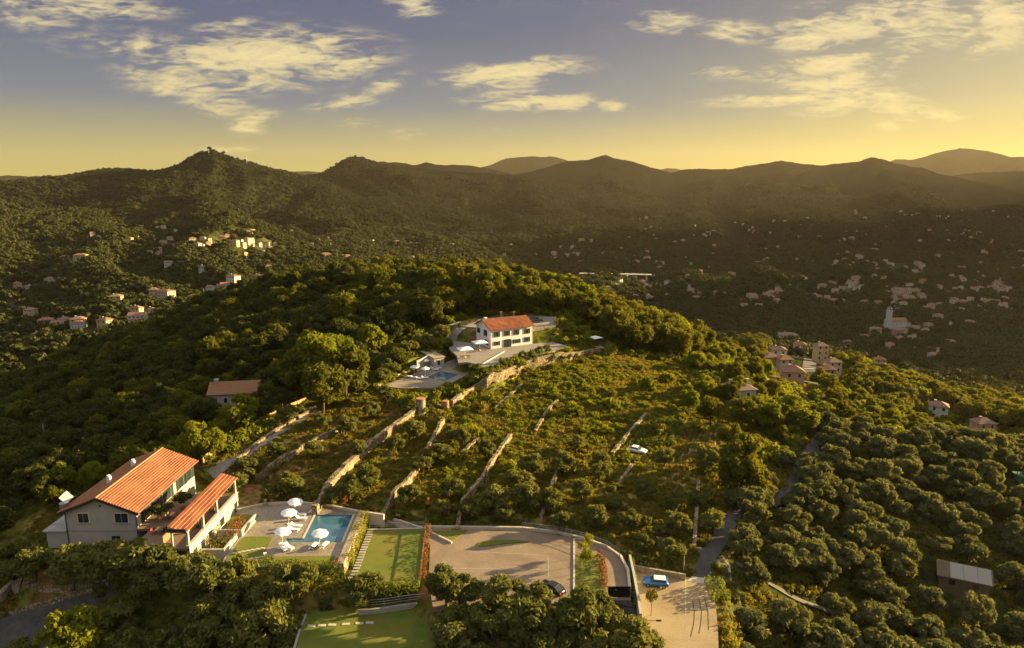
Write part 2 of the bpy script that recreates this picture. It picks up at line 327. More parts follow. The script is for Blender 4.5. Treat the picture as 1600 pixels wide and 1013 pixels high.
# flat places: (name, pixel polygon, z)
POOLDECK = [(300,858),(352,792),(392,789),(420,789),(470,787),(520,793),(562,801),(533,893),(480,889),(400,888),(362,878),(352,890),(318,884)]
LAWN1 = [(574,829),(664,826),(655,912),(620,915),(553,903)]
LAWN2 = [(478,960),(560,948),(680,936),(683,1040),(455,1040)]
CARPARK = [(600,815),(660,824),(742,826),(816,827),(896,845),(938,853),(968,868),(980,890),(983,928),(945,932),(880,936),(700,935),(672,905),(668,840)]
LOT = [(992,890),(1024,895),(1072,903),(1100,897),(1116,906),(1122,985),(1124,1060),(1000,1060),(996,960)]
COURT = [(702,530),(742,514),(760,520),(836,528),(888,541),(862,549),(800,560),(776,569),(757,577),(750,570),(730,566),(716,567),(714,556),(702,545)]
DECK2 = [(598,603),(650,585),(648,575),(695,570),(712,561),(752,573),(735,583),(697,603),(680,606),(622,607)]
UPLOT = [(700,508),(716,503),(760,497),(800,494),(868,495),(866,510),(834,513),(790,512),(745,512)]
FLAT = [(POOLDECK, 42.5), (LAWN1, 40.9), (LAWN2, 38.0), (CARPARK, 40.5), (LOT, 38.0), (COURT, 52.2), (DECK2, 48.7), (UPLOT, 56.2)]
FLATW = [([P(a, b, z)[:2] for a, b in pl], z) for pl, z in FLAT]
VIL = [(-76,101),(-48,96),(-48,127),(-76,127)]; FLATW.append((VIL, 41.9))
def sdist(poly, x, y):
    n = len(poly); d = np.full(np.shape(x), 1e9); ins = np.zeros(np.shape(x), bool)
    for i in range(n):
        x0, y0 = poly[i]; x1, y1 = poly[(i+1)%n]; ex, ey = x1-x0, y1-y0
        t = np.clip(((x-x0)*ex+(y-y0)*ey)/(ex*ex+ey*ey+1e-12), 0, 1)
        d = np.minimum(d, np.hypot(x-x0-t*ex, y-y0-t*ey))
        c = ((y0 > y) != (y1 > y)) & (x < (x1-x0)*(y-y0)/((y1-y0) if y1 != y0 else 1e-12)+x0); ins ^= c
    return np.where(ins, -d, d)
# dry-stone terrace walls, as pixel polylines of their tops
WALLS = {
 'w1': ([(399,742),(444,712),(465,700),(516,673),(528,665)], 1.5),
 'w2': ([(492,790),(510,757),(528,736),(570,697),(600,673),(624,655),(648,637)], 2.1),
 'w3': ([(597,799),(624,760),(648,733),(672,691),(693,650)], 1.8),
 'w4': ([(714,820),(723,781),(750,748),(774,709),(798,676)], 1.5),
 'w10': ([(846,802),(860,762),(879,716)], 1.2),
 'w11': ([(836,672),(852,645),(872,622)], .9),
 'w12': ([(722,706),(748,682)], .9),
 'w5': ([(774,637),(816,598)], .8),
 'w6': ([(956,705),(982,675),(1009,645)], 1.2),
 'w7': ([(959,762),(987,724)], .8),
 'w8': ([(1084,854),(1088,800),(1091,749)], 1.0),
 'w9': ([(1026,840),(1040,838)], .6),
}
def H(x, y):
    x = np.asarray(x, float); y = np.asarray(y, float); d = np.hypot(x, y-150)
    w = sstep(d, 560, 400)
    hf = H_far(x, y); h = hf
    if np.any(w > 0):
        hn = TN(x, y)+.5*fbm(x/14, y/14, 3); h = hf*(1-w)+hn*w
    near = (np.hypot(x, y) < 330)
    if np.any(near):
        xs, ys = x[near], y[near]; hs = h[near]
        for pl, z in FLATW:
            s_ = sdist(pl, xs, ys); k = sstep(s_, 5.0, 1.3); tgt = z-.45
            hs = hs*(1-k)+tgt*k
        h = h.copy(); h[near] = hs
    return h
az_f = np.concatenate([np.arange(-180, -50, 3.), np.arange(-50, 50, .18), np.arange(50, 180, 3.)]); AZ = np.radians(az_f)
RR = [25.]
while RR[-1] < 300: RR.append(RR[-1]+1.15)
while RR[-1] < 13000: RR.append(RR[-1]*1.0125)
RR = np.array(RR); na, nr = len(AZ), len(RR)
GA, GR = np.meshgrid(AZ, RR); GX, GY = GR*np.sin(GA), GR*np.cos(GA)
GZ = H(GX.ravel(), GY.ravel()).reshape(GX.shape)
def Hq(x, y):
    x = np.asarray(x, float); y = np.asarray(y, float); a = np.arctan2(x, y); r_ = np.clip(np.hypot(x, y), RR[0], RR[-1]-1)
    i = np.clip(np.searchsorted(AZ, a)-1, 0, na-2); j = np.clip(np.searchsorted(RR, r_)-1, 0, nr-2)
    u = np.clip((a-AZ[i])/(AZ[i+1]-AZ[i]), 0, 1); v = (r_-RR[j])/(RR[j+1]-RR[j])
    return (GZ[j, i]*(1-u)+GZ[j, i+1]*u)*(1-v)+(GZ[j+1, i]*(1-u)+GZ[j+1, i+1]*u)*v
_Zs = 60*1.0035**np.arange(1540)
def G(px, py, zmin=0):
    dx, dy, dz = ray(px, py); xs, ys, zs = dx*_Zs, dy*_Zs, CAMZ+dz*_Zs
    below = (zs < Hq(xs, ys)) & (_Zs > zmin)
    if not below.any(): return None
    k = int(np.argmax(below)); lo, hi = _Zs[max(k-1, 0)], _Zs[k]
    for _ in range(14):
        m = (lo+hi)/2
        if CAMZ+dz*m < float(Hq(dx*m, dy*m)): hi = m
        else: lo = m
    return (float(dx*hi), float(dy*hi), float(Hq(dx*hi, dy*hi)))
# ------------------------------------------------------------------ terrain mesh
SOILZ = [([(380,760),(480,660),(560,625),(650,640),(640,680),(560,720),(500,790),(400,785)], .75),
 ([(860,690),(960,700),(1000,740),(1060,780),(1060,880),(960,880),(820,830),(740,800),(860,740)], .3),
 ([(880,635),(1010,640),(960,705),(900,690)], .35), ([(1060,700),(1128,672),(1130,710),(1060,725)], .95), ([(960,520),(1090,555),(1060,600),(960,585)], .6)]
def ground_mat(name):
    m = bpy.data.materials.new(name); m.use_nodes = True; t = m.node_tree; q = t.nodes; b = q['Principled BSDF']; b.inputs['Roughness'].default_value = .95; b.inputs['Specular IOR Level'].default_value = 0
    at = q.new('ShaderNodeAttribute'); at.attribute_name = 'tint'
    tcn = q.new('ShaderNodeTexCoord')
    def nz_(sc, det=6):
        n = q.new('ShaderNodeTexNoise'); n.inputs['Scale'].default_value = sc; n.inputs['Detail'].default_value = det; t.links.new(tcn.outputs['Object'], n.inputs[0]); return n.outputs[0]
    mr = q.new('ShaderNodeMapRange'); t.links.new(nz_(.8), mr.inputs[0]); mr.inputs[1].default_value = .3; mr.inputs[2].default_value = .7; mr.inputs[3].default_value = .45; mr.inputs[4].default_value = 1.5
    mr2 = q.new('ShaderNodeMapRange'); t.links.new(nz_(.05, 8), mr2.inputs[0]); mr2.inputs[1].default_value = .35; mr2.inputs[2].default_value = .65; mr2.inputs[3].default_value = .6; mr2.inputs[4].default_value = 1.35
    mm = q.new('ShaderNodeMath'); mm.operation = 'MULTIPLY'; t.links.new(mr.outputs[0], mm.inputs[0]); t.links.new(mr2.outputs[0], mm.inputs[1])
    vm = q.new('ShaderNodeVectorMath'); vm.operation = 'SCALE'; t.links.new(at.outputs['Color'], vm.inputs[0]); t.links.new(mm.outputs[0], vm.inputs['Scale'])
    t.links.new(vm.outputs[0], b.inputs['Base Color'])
    v = q.new('ShaderNodeTexVoronoi'); v.inputs['Scale'].default_value = .11; t.links.new(tcn.outputs['Object'], v.inputs[0])
    bp = q.new('ShaderNodeBump'); bp.inputs['Strength'].default_value = 1; bp.inputs['Distance'].default_value = -5.; bp.invert = False
    at2 = q.new('ShaderNodeAttribute'); at2.attribute_name = 'wood'
    mu = q.new('ShaderNodeMath'); mu.operation = 'MULTIPLY'; t.links.new(v.outputs['Distance'], mu.inputs[0]); t.links.new(at2.outputs['Fac'], mu.inputs[1]); t.links.new(mu.outputs[0], bp.inputs['Height'])
    bp2 = q.new('ShaderNodeBump'); bp2.inputs['Strength'].default_value = .6; bp2.inputs['Distance'].default_value = .25; t.links.new(nz_(2.2), bp2.inputs['Height']); t.links.new(bp.outputs[0], bp2.inputs['Normal'])
    t.links.new(bp2.outputs[0], b.inputs['Normal']); return m
idx = np.arange(na*nr).reshape(nr, na)
q0 = idx[:-1, :]; q1 = idx[1:, :]
F_ = np.stack([q0, np.roll(q0, -1, 1), np.roll(q1, -1, 1), q1], -1).reshape(-1, 4)
# crown-sized lumps on the far wooded slopes
Z2 = GZ.copy(); wood = sstep(GR, 1500, 2600)
Z2 += wood*3*np.maximum(fbm(GX/26, GY/26, 2, True), 0)
verts = np.stack([GX, GY, Z2], -1).reshape(-1, 3)
me = bpy.data.meshes.new('terrain'); me.vertices.add(len(verts)); me.vertices.foreach_set('co', verts.ravel())
me.loops.add(F_.size); me.loops.foreach_set('vertex_index', F_.ravel()[::1]); me.polygons.add(len(F_)); me.polygons.foreach_set('loop_start', np.arange(0, F_.size, 4)); me.polygons.foreach_set('loop_total', np.full(len(F_), 4))
me.update(); me.validate()
me.flip_normals()
PXg, PYg, Dg = proj(GX, GY, GZ)
grass = np.array([.105, .115, .020]); soil = np.array([.19, .10, .042]); dry = np.array([.24, .17, .055]); woodc = np.array([.034, .038, .014])
n1 = fbm(GX/18+3, GY/18, 4)[..., None]; n2 = fbm(GX/7, GY/7+9, 3)[..., None]
c = grass*(1-sstep(n1, -.1, .35))+dry*sstep(n1, -.1, .35)
c = np.where(n2 > .22, soil, c)
for pl, s_ in SOILZ:
    k = (sstep(sdist(pl, PXg, PYg), 12, -12)*s_)[..., None]; c = c*(1-k)+soil*(1+.5*n2)*k
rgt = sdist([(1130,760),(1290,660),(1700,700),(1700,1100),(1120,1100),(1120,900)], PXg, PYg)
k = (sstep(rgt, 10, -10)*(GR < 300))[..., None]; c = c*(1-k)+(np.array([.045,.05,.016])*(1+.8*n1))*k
tz = sdist([(640,640),(780,590),(860,566),(950,552),(1030,590),(1130,650),(1120,700),(1000,730),(900,800),(700,800),(640,760)], PXg, PYg); k = (sstep(tz, 15, -15)*(GR < 230)*sstep(n1[..., 0]+.5*n2[..., 0], -.25, .15))[..., None]*.75; c = c*(1-k)+(np.array([.19, .175, .026])*(1+.6*n2))*k
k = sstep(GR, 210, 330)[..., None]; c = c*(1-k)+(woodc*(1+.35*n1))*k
nf = fbm(GX/120, GY/120, 4)[..., None]
k = (sstep(GR, 500, 900)*sstep(GR, 2000, 1300))[..., None]*sstep(nf, .12, .3); c = c*(1-.6*k)+np.array([.07,.075,.025])*.6*k
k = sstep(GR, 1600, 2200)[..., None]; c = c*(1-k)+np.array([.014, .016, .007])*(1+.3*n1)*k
k = sstep(GR, 3000, 3700)[..., None]; c = c*(1-k)+np.array([.006, .0065, .004])*(1+.3*n1)*k  # farthest slopes: mountain shade put into a darker tint
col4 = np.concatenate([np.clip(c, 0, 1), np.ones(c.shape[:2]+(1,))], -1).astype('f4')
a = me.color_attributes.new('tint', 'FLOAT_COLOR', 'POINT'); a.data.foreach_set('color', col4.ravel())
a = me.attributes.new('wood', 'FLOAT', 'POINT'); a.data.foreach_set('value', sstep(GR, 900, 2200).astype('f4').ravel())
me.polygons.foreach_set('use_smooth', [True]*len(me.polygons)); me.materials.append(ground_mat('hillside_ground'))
ter = link(bpy.data.objects.new('terrain', me)); tag(ter, 'green hills, terraced slope, wide valley and mountains', kind='structure')
# ------------------------------------------------------------------ materials
paving = mat('stone_paving', (.25,.21,.165), (.17,.14,.11), 1.6, .8, .4, 1.6, joint=.75, kind='voronoi', third=(.30,.25,.19), bdist=.02)
cobble = mat('car_park_paving', (.27,.20,.135), (.225,.165,.112), 3.2, .85, .3, 3.2, joint=.8, kind='voronoi', third=(.19,.14,.095), tscale=.25, bdist=.02)
cobble2 = mat('lower_yard_paving', (.29,.21,.11), (.25,.18,.095), 3.2, .85, .3, 3.2, joint=.8, kind='voronoi', third=(.33,.25,.14), tscale=.25, bdist=.02)
asphalt = mat('asphalt', (.055,.052,.05), (.085,.078,.07), .9, .9, .3, 9)
court_m = mat('courtyard_gravel', (.25,.22,.19), (.19,.17,.15), 1.2, .9, .4, 5)
lawn_m = mat('lawn_grass', (.085,.12,.012), (.12,.15,.016), .7, .95, 1.0, 14, third=(.15,.14,.02), tscale=.18, bdist=.1)
stone = mat('dry_stone', (.44,.33,.20), (.20,.14,.08), 1.5, .9, 1.0, 2.4, kind='voronoi', third=(.20,.16,.08), tscale=.5, bdist=.12, joint=.25)
stone2 = mat('cut_stone_wall', (.36,.29,.19), (.27,.21,.14), 1.8, .9, .8, 2.2, kind='voronoi', bdist=.06)
coping = mat('pale_coping', (.50,.44,.34), (.42,.36,.27), 1.5, .7, .2, 8)
conc = mat('concrete', (.34,.32,.29), (.27,.25,.22), .8, .85, .3, 5)
plaster = mat('cream_plaster', (.42,.385,.33), (.36,.33,.28), .5, .85, .15, 12)
white_pl = mat('white_plaster', (.78,.76,.74), (.70,.68,.66), .5, .85, .15, 9)
tile = mat('terracotta_tiles', (.20,.055,.020), (.115,.032,.013), 2.5, .8, .6, 3.5, third=(.25,.085,.035), tscale=.7, stretch=(1,.35,1), bdist=.05)
tile_old = mat('weathered_tiles', (.30,.13,.06), (.20,.09,.045), 2.5, .85, .6, 3.5, third=(.22,.13,.07), tscale=.6, bdist=.05)
bark = mat('bark', (.10,.075,.05), (.06,.045,.03), 3, .9, .8, 6)
glassm = mat('dark_glass', (.025,.03,.035), rough=.08, spec=.6)
green_sh = mat('green_shutter', (.018,.035,.022), rough=.5)
black = mat('black_metal', (.012,.012,.013), rough=.4, metal=.3)
steel = mat('galvanised_steel', (.35,.35,.34), rough=.4, metal=.8)
white = mat('white_canvas', (.80,.78,.80), (.74,.72,.74), 3, .8)
whitep = mat('white_paint', (.78,.76,.72), rough=.4)
wood_m = mat('weathered_wood', (.20,.12,.06), (.13,.08,.04), 3, .7, .3, 8)
rubber = mat('rubber', (.015,.015,.015), rough=.8)
dark_band = mat('dark_fascia', (.035,.03,.028), rough=.6)
water_m = mat('pool_water', (.032,.095,.15), (.055,.15,.20), .35, .06, .35, 1.8, spec=.5, bdist=.02)
pool_tile = mat('pool_tiles', (.05,.20,.26), rough=.4)
red_m = mat('red_fabric', (.55,.05,.05), rough=.8)
pot_m = mat('terracotta_pot', (.40,.16,.08), rough=.8)
pink_pl = mat('pink_plaster', (.46,.27,.20), (.40,.23,.17), .6, .85)
yell_pl = mat('ochre_plaster', (.52,.38,.19), (.46,.33,.17), .6, .85)

def struct(o, label=None): return tag(o, label, kind='structure')
def dpoly(pl, z): return [P(a, b, z)[:2] for a, b in pl]
def slab(name, pl, z, th, m, label=None, world=None, kind='structure', mside=None):
    b = MB(); b.prism(world or dpoly(pl, z), z-th, z, 0, 1 if mside else 0); o = b.build(name, [m]+([mside] if mside else [])); return tag(o, label, kind=kind)
def gtop(px, py, h):                       # ground point whose top (h above it) shows at the pixel
    g = G(px, py)
    for _ in range(3):
        Z = float(proj(*g)[2]); g = G(px, py+h*cp*FPX/Z)
    return g
def densify(pts, step):
    out = []
    for a, b in zip(pts[:-1], pts[1:]):
        n = max(1, int(math.dist(a[:2], b[:2])/step)); out += [tuple(a[i]+(b[i]-a[i])*k/n for i in range(len(a))) for k in range(n)]
    return out+[tuple(pts[-1])]
def wall_strip(name, pts, th, h, m, label, cat='wall', group=None, jit=0.0, flat=False, deep=.7, step=.9, ztop=None, capm=None, parent=None):
    """a wall along world points; its top follows the ground (or is level at ztop)"""
    p = densify([q[:2] if ztop is None else q for q in pts], step); n = len(p); V_, rngl = [], random.Random(len(name)+n); jz = 0
    tops, bots = [], []
    for i, q in enumerate(p):
        gz = float(Hq(q[0], q[1])); bots.append(gz-deep)
        if i % 3 == 0: jz = rngl.uniform(-jit, jit)*h*1.1
        tops.append((gz+h+jz+rngl.uniform(-.25, .25)*jit*h) if ztop is None else ((ztop if not isinstance(ztop, str) else q[2])))
    for i, q in enumerate(p):
        a, b = p[max(i-1, 0)], p[min(i+1, n-1)]; dx, dy = b[0]-a[0], b[1]-a[1]; l = math.hypot(dx, dy) or 1; nx, ny = -dy/l, dx/l
        w = th/2*(1+rngl.uniform(-.1, .1)*(1 if jit else 0)); j1 = rngl.uniform(-.12, .12)*(1 if jit else 0)
        V_ += [(q[0]+nx*w*1.15, q[1]+ny*w*1.15, bots[i]), (q[0]+nx*w, q[1]+ny*w, tops[i]+j1), (q[0]-nx*w, q[1]-ny*w, tops[i]), (q[0]-nx*w*1.15, q[1]-ny*w*1.15, bots[i])]
    F_ = [(i*4+k, i*4+k+1, i*4+k+5, i*4+k+4) for i in range(n-1) for k in range(3)]+[(3,2,1,0), tuple(range(n*4-4, n*4))]
    o = meshobj(name, V_, F_, [m], parent)
    if parent is None: tag(o, label, cat, group)
    return o
def offset_wall(*a, **k): return wall_strip(*a, **k)
def ribbon(name, pts, w, m, off=.06, label=None, step=1.0, kind='structure', across=4):
    p = densify([q[:2] for q in pts], step); n = len(p); ws = w if isinstance(w, (list, tuple)) else None
    # smooth the centreline
    for _ in range(3): p = [p[0]]+[tuple((p[i-1][k]+2*p[i][k]+p[i+1][k])/4 for k in (0, 1)) for i in range(1, n-1)]+[p[-1]]
    V_ = []
    for i, q in enumerate(p):
        a, b = p[max(i-1, 0)], p[min(i+1, n-1)]; dx, dy = b[0]-a[0], b[1]-a[1]; l = math.hypot(dx, dy) or 1; nx, ny = -dy/l, dx/l
        cz = max(float(Hq(q[0]+nx*(k/across-.5)*w, q[1]+ny*(k/across-.5)*w)) for k in range(across+1))
        for k in range(across+1):
            s_ = (k/across-.5)*w; x, y = q[0]+nx*s_, q[1]+ny*s_; V_.append((x, y, .5*cz+.5*float(Hq(x, y))+off+.12*.5))
        V_[-across-1] = (*V_[-across-1][:2], V_[-across-1][2]); 
    F_ = [(i*(across+1)+k, i*(across+1)+k+1, (i+1)*(across+1)+k+1, (i+1)*(across+1)+k) for i in range(n-1) for k in range(across)]
    o = meshobj(name, V_, F_, [m]); fix_up(o); return tag(o, label, kind=kind)
def fix_up(o):
    me_ = o.data; z = sum(p.normal.z*p.area for p in me_.polygons)
    if z < 0: me_.flip_normals()
def drape(name, pl, m, off=.08, res=1.0, label=None, kind='structure'):
    w = [G(a, b)[:2] for a, b in pl]; bm = bmesh.new(); vs = [bm.verts.new((x, y, 0)) for x, y in w]; bm.faces.new(vs)
    bmesh.ops.triangulate(bm, faces=bm.faces[:])
    for _ in range(7):
        es = [e_ for e_ in bm.edges if e_.calc_length() > res*1.5]
        if not es: break
        bmesh.ops.subdivide_edges(bm, edges=es, cuts=1); bmesh.ops.triangulate(bm, faces=bm.faces[:])
    for v in bm.verts: v.co.z = float(Hq(v.co.x, v.co.y))+off
    me_ = bpy.data.meshes.new(name); bm.to_mesh(me_); bm.free(); me_.materials.append(m); o = link(bpy.data.objects.new(name, me_)); fix_up(o); return tag(o, label, kind=kind)

# ------------------------------------------------------------------ pool terrace of the villa
ZP = 42.5
PAVE = [(410.7,869),(428,838),(382.5,837),(360,835),(352,812),(360,801),(416,789),(468,787.5),(518,793),(561,802),(526,884),(440,886),(345,886),(372,843)]
POOL = [(491.8,804.5),(552.8,804.5),(535,847.5),(444.5,847.5),(447.5,841.5),(473.4,841.5)]
def holed(name, outer, hole, z, th, m, label):
    bm = bmesh.new(); ed = []
    for lp in (outer, hole):
        vs = [bm.verts.new((x, y, z)) for x, y in lp]; ed += [bm.edges.new((vs[i], vs[(i+1)%len(vs)])) for i in range(len(vs))]
    bmesh.ops.triangle_fill(bm, use_beauty=True, use_dissolve=False, edges=ed)
    top = bm.faces[:]; ext = bmesh.ops.extrude_face_region(bm, geom=top)
    for g_ in ext['geom']:
        if isinstance(g_, bmesh.types.BMVert): g_.co.z -= th
    bmesh.ops.recalc_face_normals(bm, faces=bm.faces[:])
    me_ = bpy.data.meshes.new(name); bm.to_mesh(me_); bm.free(); me_.materials.append(m); return struct(link(bpy.data.objects.new(name, me_)), label)
PO = [(345,886),(352,868),(372,843),(376,837),(360,836),(352,812),(360,801),(416,789),(468,787.5),(518,793),(561,802),(526,884),(440,886)]
holed('pool_terrace', dpoly(PO, ZP), dpoly(POOL, ZP), ZP, 1.6, paving, 'stone paved terrace round the large swimming pool')
pw = dpoly(POOL, ZP)
def pool(name, pw, z, label, wm=water_m):
    t = thing(name, label, 'pool', (pw[0][0], pw[0][1], z)); ox, oy = pw[0]
    lp = [(x-ox, y-oy) for x, y in pw]
    b = MB(); b.prism(lp, -1.5, -1.4); 
    o = b.build('basin', pool_tile, t)
    b = MB(); b.prism(lp, -.16, -.12); b.build('water', wm, t)
    return t
pl_ = pool('swimming_pool', pw, ZP, 'large blue swimming pool with a narrow arm in front of the villa')
def edge_strip(name, a, b, w, h, z, m, label=None, cat=None, parent=None, kind=None):
    a = Vector((a[0], a[1], 0)); b = Vector((b[0], b[1], 0)); d = b-a; ang = math.atan2(d.y, d.x); c_ = (a+b)/2
    q = MB(); q.box((0, 0, h/2), (d.length, w, h)); o = q.build(name, m, parent); o.location = (c_.x, c_.y, z); o.rotation_euler.z = ang
    return tag(o, label, cat, kind=kind)
ox, oy = pw[0]
for i in (1, 5):
    a, b_ = pw[i], pw[(i+1)%6]; edge_strip('coping', (a[0]-ox, a[1]-oy), (b_[0]-ox, b_[1]-oy), .35, .05, .0, coping, parent=pl_)
slab('pool_lawn', [(347,884),(376,844),(384,838.5),(427,838.5),(410.5,869.5),(524,868.5),(519,884),(440,884)], ZP+.05, .3, lawn_m, 'lawn beside and in front of the pool terrace')
def stone_row(label, pts, z, d):
    t = thing('stepping_stone_path', label, 'path', pts[0])
    for c_ in pts: b = MB(); b.box((c_[0]-pts[0][0], c_[1]-pts[0][1], z-pts[0][2]), d, random.uniform(-.08, .12)); b.build('stone', coping, t)
for i, (x0, y0, x1, y1) in enumerate([(362,865,414,856),(362,878,412,870)]):
    stone_row(['upper row', 'lower row'][i]+' of pale stepping stones in the lawn left of the pool', [P(x0+(x1-x0)*(k+.5)/7, y0+(y1-y0)*(k+.5)/7, ZP+.05) for k in range(7)], ZP+.07, (.75, .4, .05))
pr = [P(a, b, ZP) for a, b in [(561,802.5),(543,844),(526,884)]]
wp = [(x+.55, y, ZP+.45) for x, y, z in pr]
wall_strip('retaining_wall', wp, 1.1, 0, stone2, 'tall stone retaining wall on the right side of the large pool', ztop=ZP+.4, jit=.0, deep=1.0)
wall_strip('wall_coping', [(x, y, 0) for x, y, z in wp], 1.3, 0, coping, 'pale coping on the retaining wall right of the large pool', ztop=ZP+.48, deep=-99, parent=None) if False else None
bk = [P(a, b, ZP) for a, b in [(352,806),(362,800),(416,788.4),(468,786.5),(518,792),(562,801),(600,806.5)]]
wall_strip('terrace_kerb', bk, .4, .0, coping, 'low curved pale wall along the back of the pool terrace', ztop=ZP+.35, deep=.5)
gp = P(415, 790, ZP); b = MB(); b.box((0,0,.55), (.45,.45,1.1)); b.box((0,0,1.13), (.55,.55,.08)); o = b.build('gate_post', stone2); o.location = gp; tag(o, 'short stone post at the back left corner of the pool terrace', 'post')

def parasol(label, group, r=1.4, h=2.25, n=8, tilt=0, sq=False, cm=None):
    t = thing('parasol', label, 'parasol', group=group)
    b = MB(); V_ = []; n = 4 if sq else n; a0 = math.pi/4 if sq else 0
    rings = [(0, h+.52), (r*.5, h+.32), (r, h), (r*.985, h-.14)]; seg = n*2
    V_.append((0, 0, rings[0][1]))
    for rr_, z in rings[1:]:
        for k in range(seg):
            f = 1.0 if k % 2 == 0 else math.cos(math.pi/n)*(.97 if not sq else 1.0); V_.append((rr_*f*math.cos(a0+2*math.pi*k/seg), rr_*f*math.sin(a0+2*math.pi*k/seg), z-(0 if k % 2 == 0 else -.03)))
    F_ = [(0, 1+k, 1+(k+1)%seg) for k in range(seg)]
    for j in (0, 1): F_ += [(1+j*seg+k, 1+(j+1)*seg+k, 1+(j+1)*seg+(k+1)%seg, 1+j*seg+(k+1)%seg) for k in range(seg)]
    b.add(V_, F_); V2 = [(x*.99, y*.99, z-.03) for x, y, z in V_]; b.add(V2, [f[::-1] for f in F_])
    c_ = b.build('canopy', cm or white, t)
    b = MB(); b.cyl((0,0,0), .035, h+.6, 8); b.build('pole', whitep, t)
    b = MB(); b.cyl((0,0,0), .32, .09, 12, .28); b.build('base', whitep, t)
    b = MB()
    for k in range(n): a = a0+2*math.pi*k/n; b.tube([(0,0,h+.42), (r*.97*math.cos(a), r*.97*math.sin(a), h-.04)], .015, 4)
    b.build('ribs', steel, t)
    return t
def lounger(label, group):
    t = thing('sun_lounger', label, 'sun lounger', group=group)
    b = MB(); b.box((0, .32, .30), (2.0, .05, .07)); b.box((0, -.32, .30), (2.0, .05, .07)); b.box((-.97, 0, .30), (.05, .6, .07)); b.box((.97, 0, .30), (.05, .6, .07)); b.build('frame', whitep, t)
    for sx_ in (-.8, .8):
        for sy in (-.31, .31): q = MB(); q.box((sx_, sy, .135), (.06, .06, .27)); q.build('leg', whitep, t)
    b = MB(); b.box((.32, 0, .40), (1.3, .62, .11)); b.build('mattress', white, t)
    b = MB(); b.box((0, 0, 0), (.78, .62, .11)); o = b.build('backrest', white, t); o.location = (-.62, 0, .60); o.rotation_euler = (0, R(32), 0)
    return t
def put(o, loc, rz=0, label=None, sc=None):
    o.location = loc; o.rotation_euler.z = rz
    if label: o['label'] = label
    if sc: o.scale = (sc,)*3
    return o
para0 = None
spec = [((461,802), 'topmost white parasol at the back of the large pool terrace', 1.4), ((451,819.5), 'white parasol second from the back on the large pool terrace', 1.35),
        ((441,850), 'white parasol above the two slanting loungers left of the pool', 1.4), ((499,852.5), 'white parasol at the front edge of the large pool', 1.4)]
for i, (q, lb, r_) in enumerate(spec):
    o = parasol(lb, 'white parasols by the large pool', 1.4) if i == 0 else copy_tree(para0)
    if i == 0: para0 = o
    put(o, P(*q, ZP), [.2, .5, .1, .35][i], lb); o.rotation_euler.x = R([4, 5, 3, 6][i]); o.rotation_euler.y = R([5, 3, 6, 5][i])
lng0 = lounger('x', 'white sun loungers by the large pool')
LP = [((469.9,806.5), 0, 'backmost white lounger left of the large pool'), ((470.5,812.5), 0, 'second white lounger from the back, left of the large pool'), ((463,824), -.1, 'third white lounger from the back, left of the large pool'),
      ((459,830), -.15, 'fourth white lounger from the back, nearest the pool corner'), ((442,859), -.75, 'left of the two slanting loungers under the front left parasol'), ((452,857.5), -.6, 'right of the two slanting loungers under the front left parasol'),
      ((490,855.5), 1.35, 'left lounger of the pair under the parasol in front of the pool'), ((507,854), 1.3, 'right lounger of the pair under the parasol in front of the pool')]
for i, (q, a, lb) in enumerate(LP):
    o = lng0 if i == 0 else copy_tree(lng0); put(o, P(*q, ZP), a, lb)
for i in range(3):
    c_ = P(485+i*4.5, 799-i*.1, ZP); b = MB(); b.box((0,0,.02), (.25,1.3,.03)); o = b.build('folded_towel', white); o.location = c_; o.rotation_euler.z = -.3
    tag(o, ['leftmost', 'middle', 'rightmost'][i]+' of three narrow pale strips on the paving behind the pool', 'towel', 'pale strips behind the large pool')
b = MB(); b.cyl((0,0,0), .06, .7, 6); b.box((.1,0,.75), (.5,.3,.2), .4); o = b.build('garden_lamp', whitep); o.location = P(413.5, 871.5, ZP); tag(o, 'small white garden lamp on the lawn in front of the pool terrace', 'lamp')

# ------------------------------------------------------------------ lawns, hedges' ground, car park
slab('tennis_lawn', LAWN1, 40.9, .7, lawn_m, 'bright mown lawn between the pool wall and the car park')
slab('lower_lawn', LAWN2, 38.0, .7, lawn_m, 'shaded lower lawn at the bottom of the picture')
ls = [P(a, b, 40.95) for a, b in [(579,828),(568,855),(556,888),(548,903)]]
b = MB()
for q in densify(ls, .8): b.box((q[0]+.1, q[1], 40.93), (1.0, .5, .1), random.uniform(-.1,.1))
struct(b.build('garden_path', conc), 'stepped stone path beside the mown lawn')
wall_strip('lawn_kerb', [P(a, b, 40.9) for a, b in [(574,828.5),(664,826)]], .3, 0, coping, 'pale kerb along the far edge of the mown lawn', ztop=41.05)
stone_row('row of stone slabs across the shaded lower lawn', [P(476+107*t_, 979-6*t_, 38.0) for t_ in (.1,.25,.4,.6,.8,.95)], 38.02, (1.1, .5, .06))
a_, b_ = P(681.5,936,38.6), P(683,990,38.6); wall_strip('garden_wall', [a_, b_], .9, 0, stone2, 'short stone wall on the right edge of the shaded lower lawn', ztop=38.9)
wall_strip('lawn_wall', [P(a, b, 39) for a, b in [(560,951),(600,947),(640,941),(680,937)]], .35, 0, conc, 'thin pale wall at the far edge of the shaded lower lawn', ztop=38.75)
wall_strip('lawn_edging', [P(a, b, 38.1) for a, b in [(478,960),(468,985),(455,1030)]], .3, 0, conc, 'thin kerb on the left edge of the shaded lower lawn', ztop=38.15)
CP2 = [(600,811),(660,822),(742,825),(816,826.5),(870,833),(915,844),(948,856),(969,871),(980,891),(983,921),(986,938),(944,938),(880,942),(780,948),(676,948),(670,905),(672,850),(640,835)]
slab('car_park', CP2, 40.5, .9, cobble, 'pale stone paved car park')
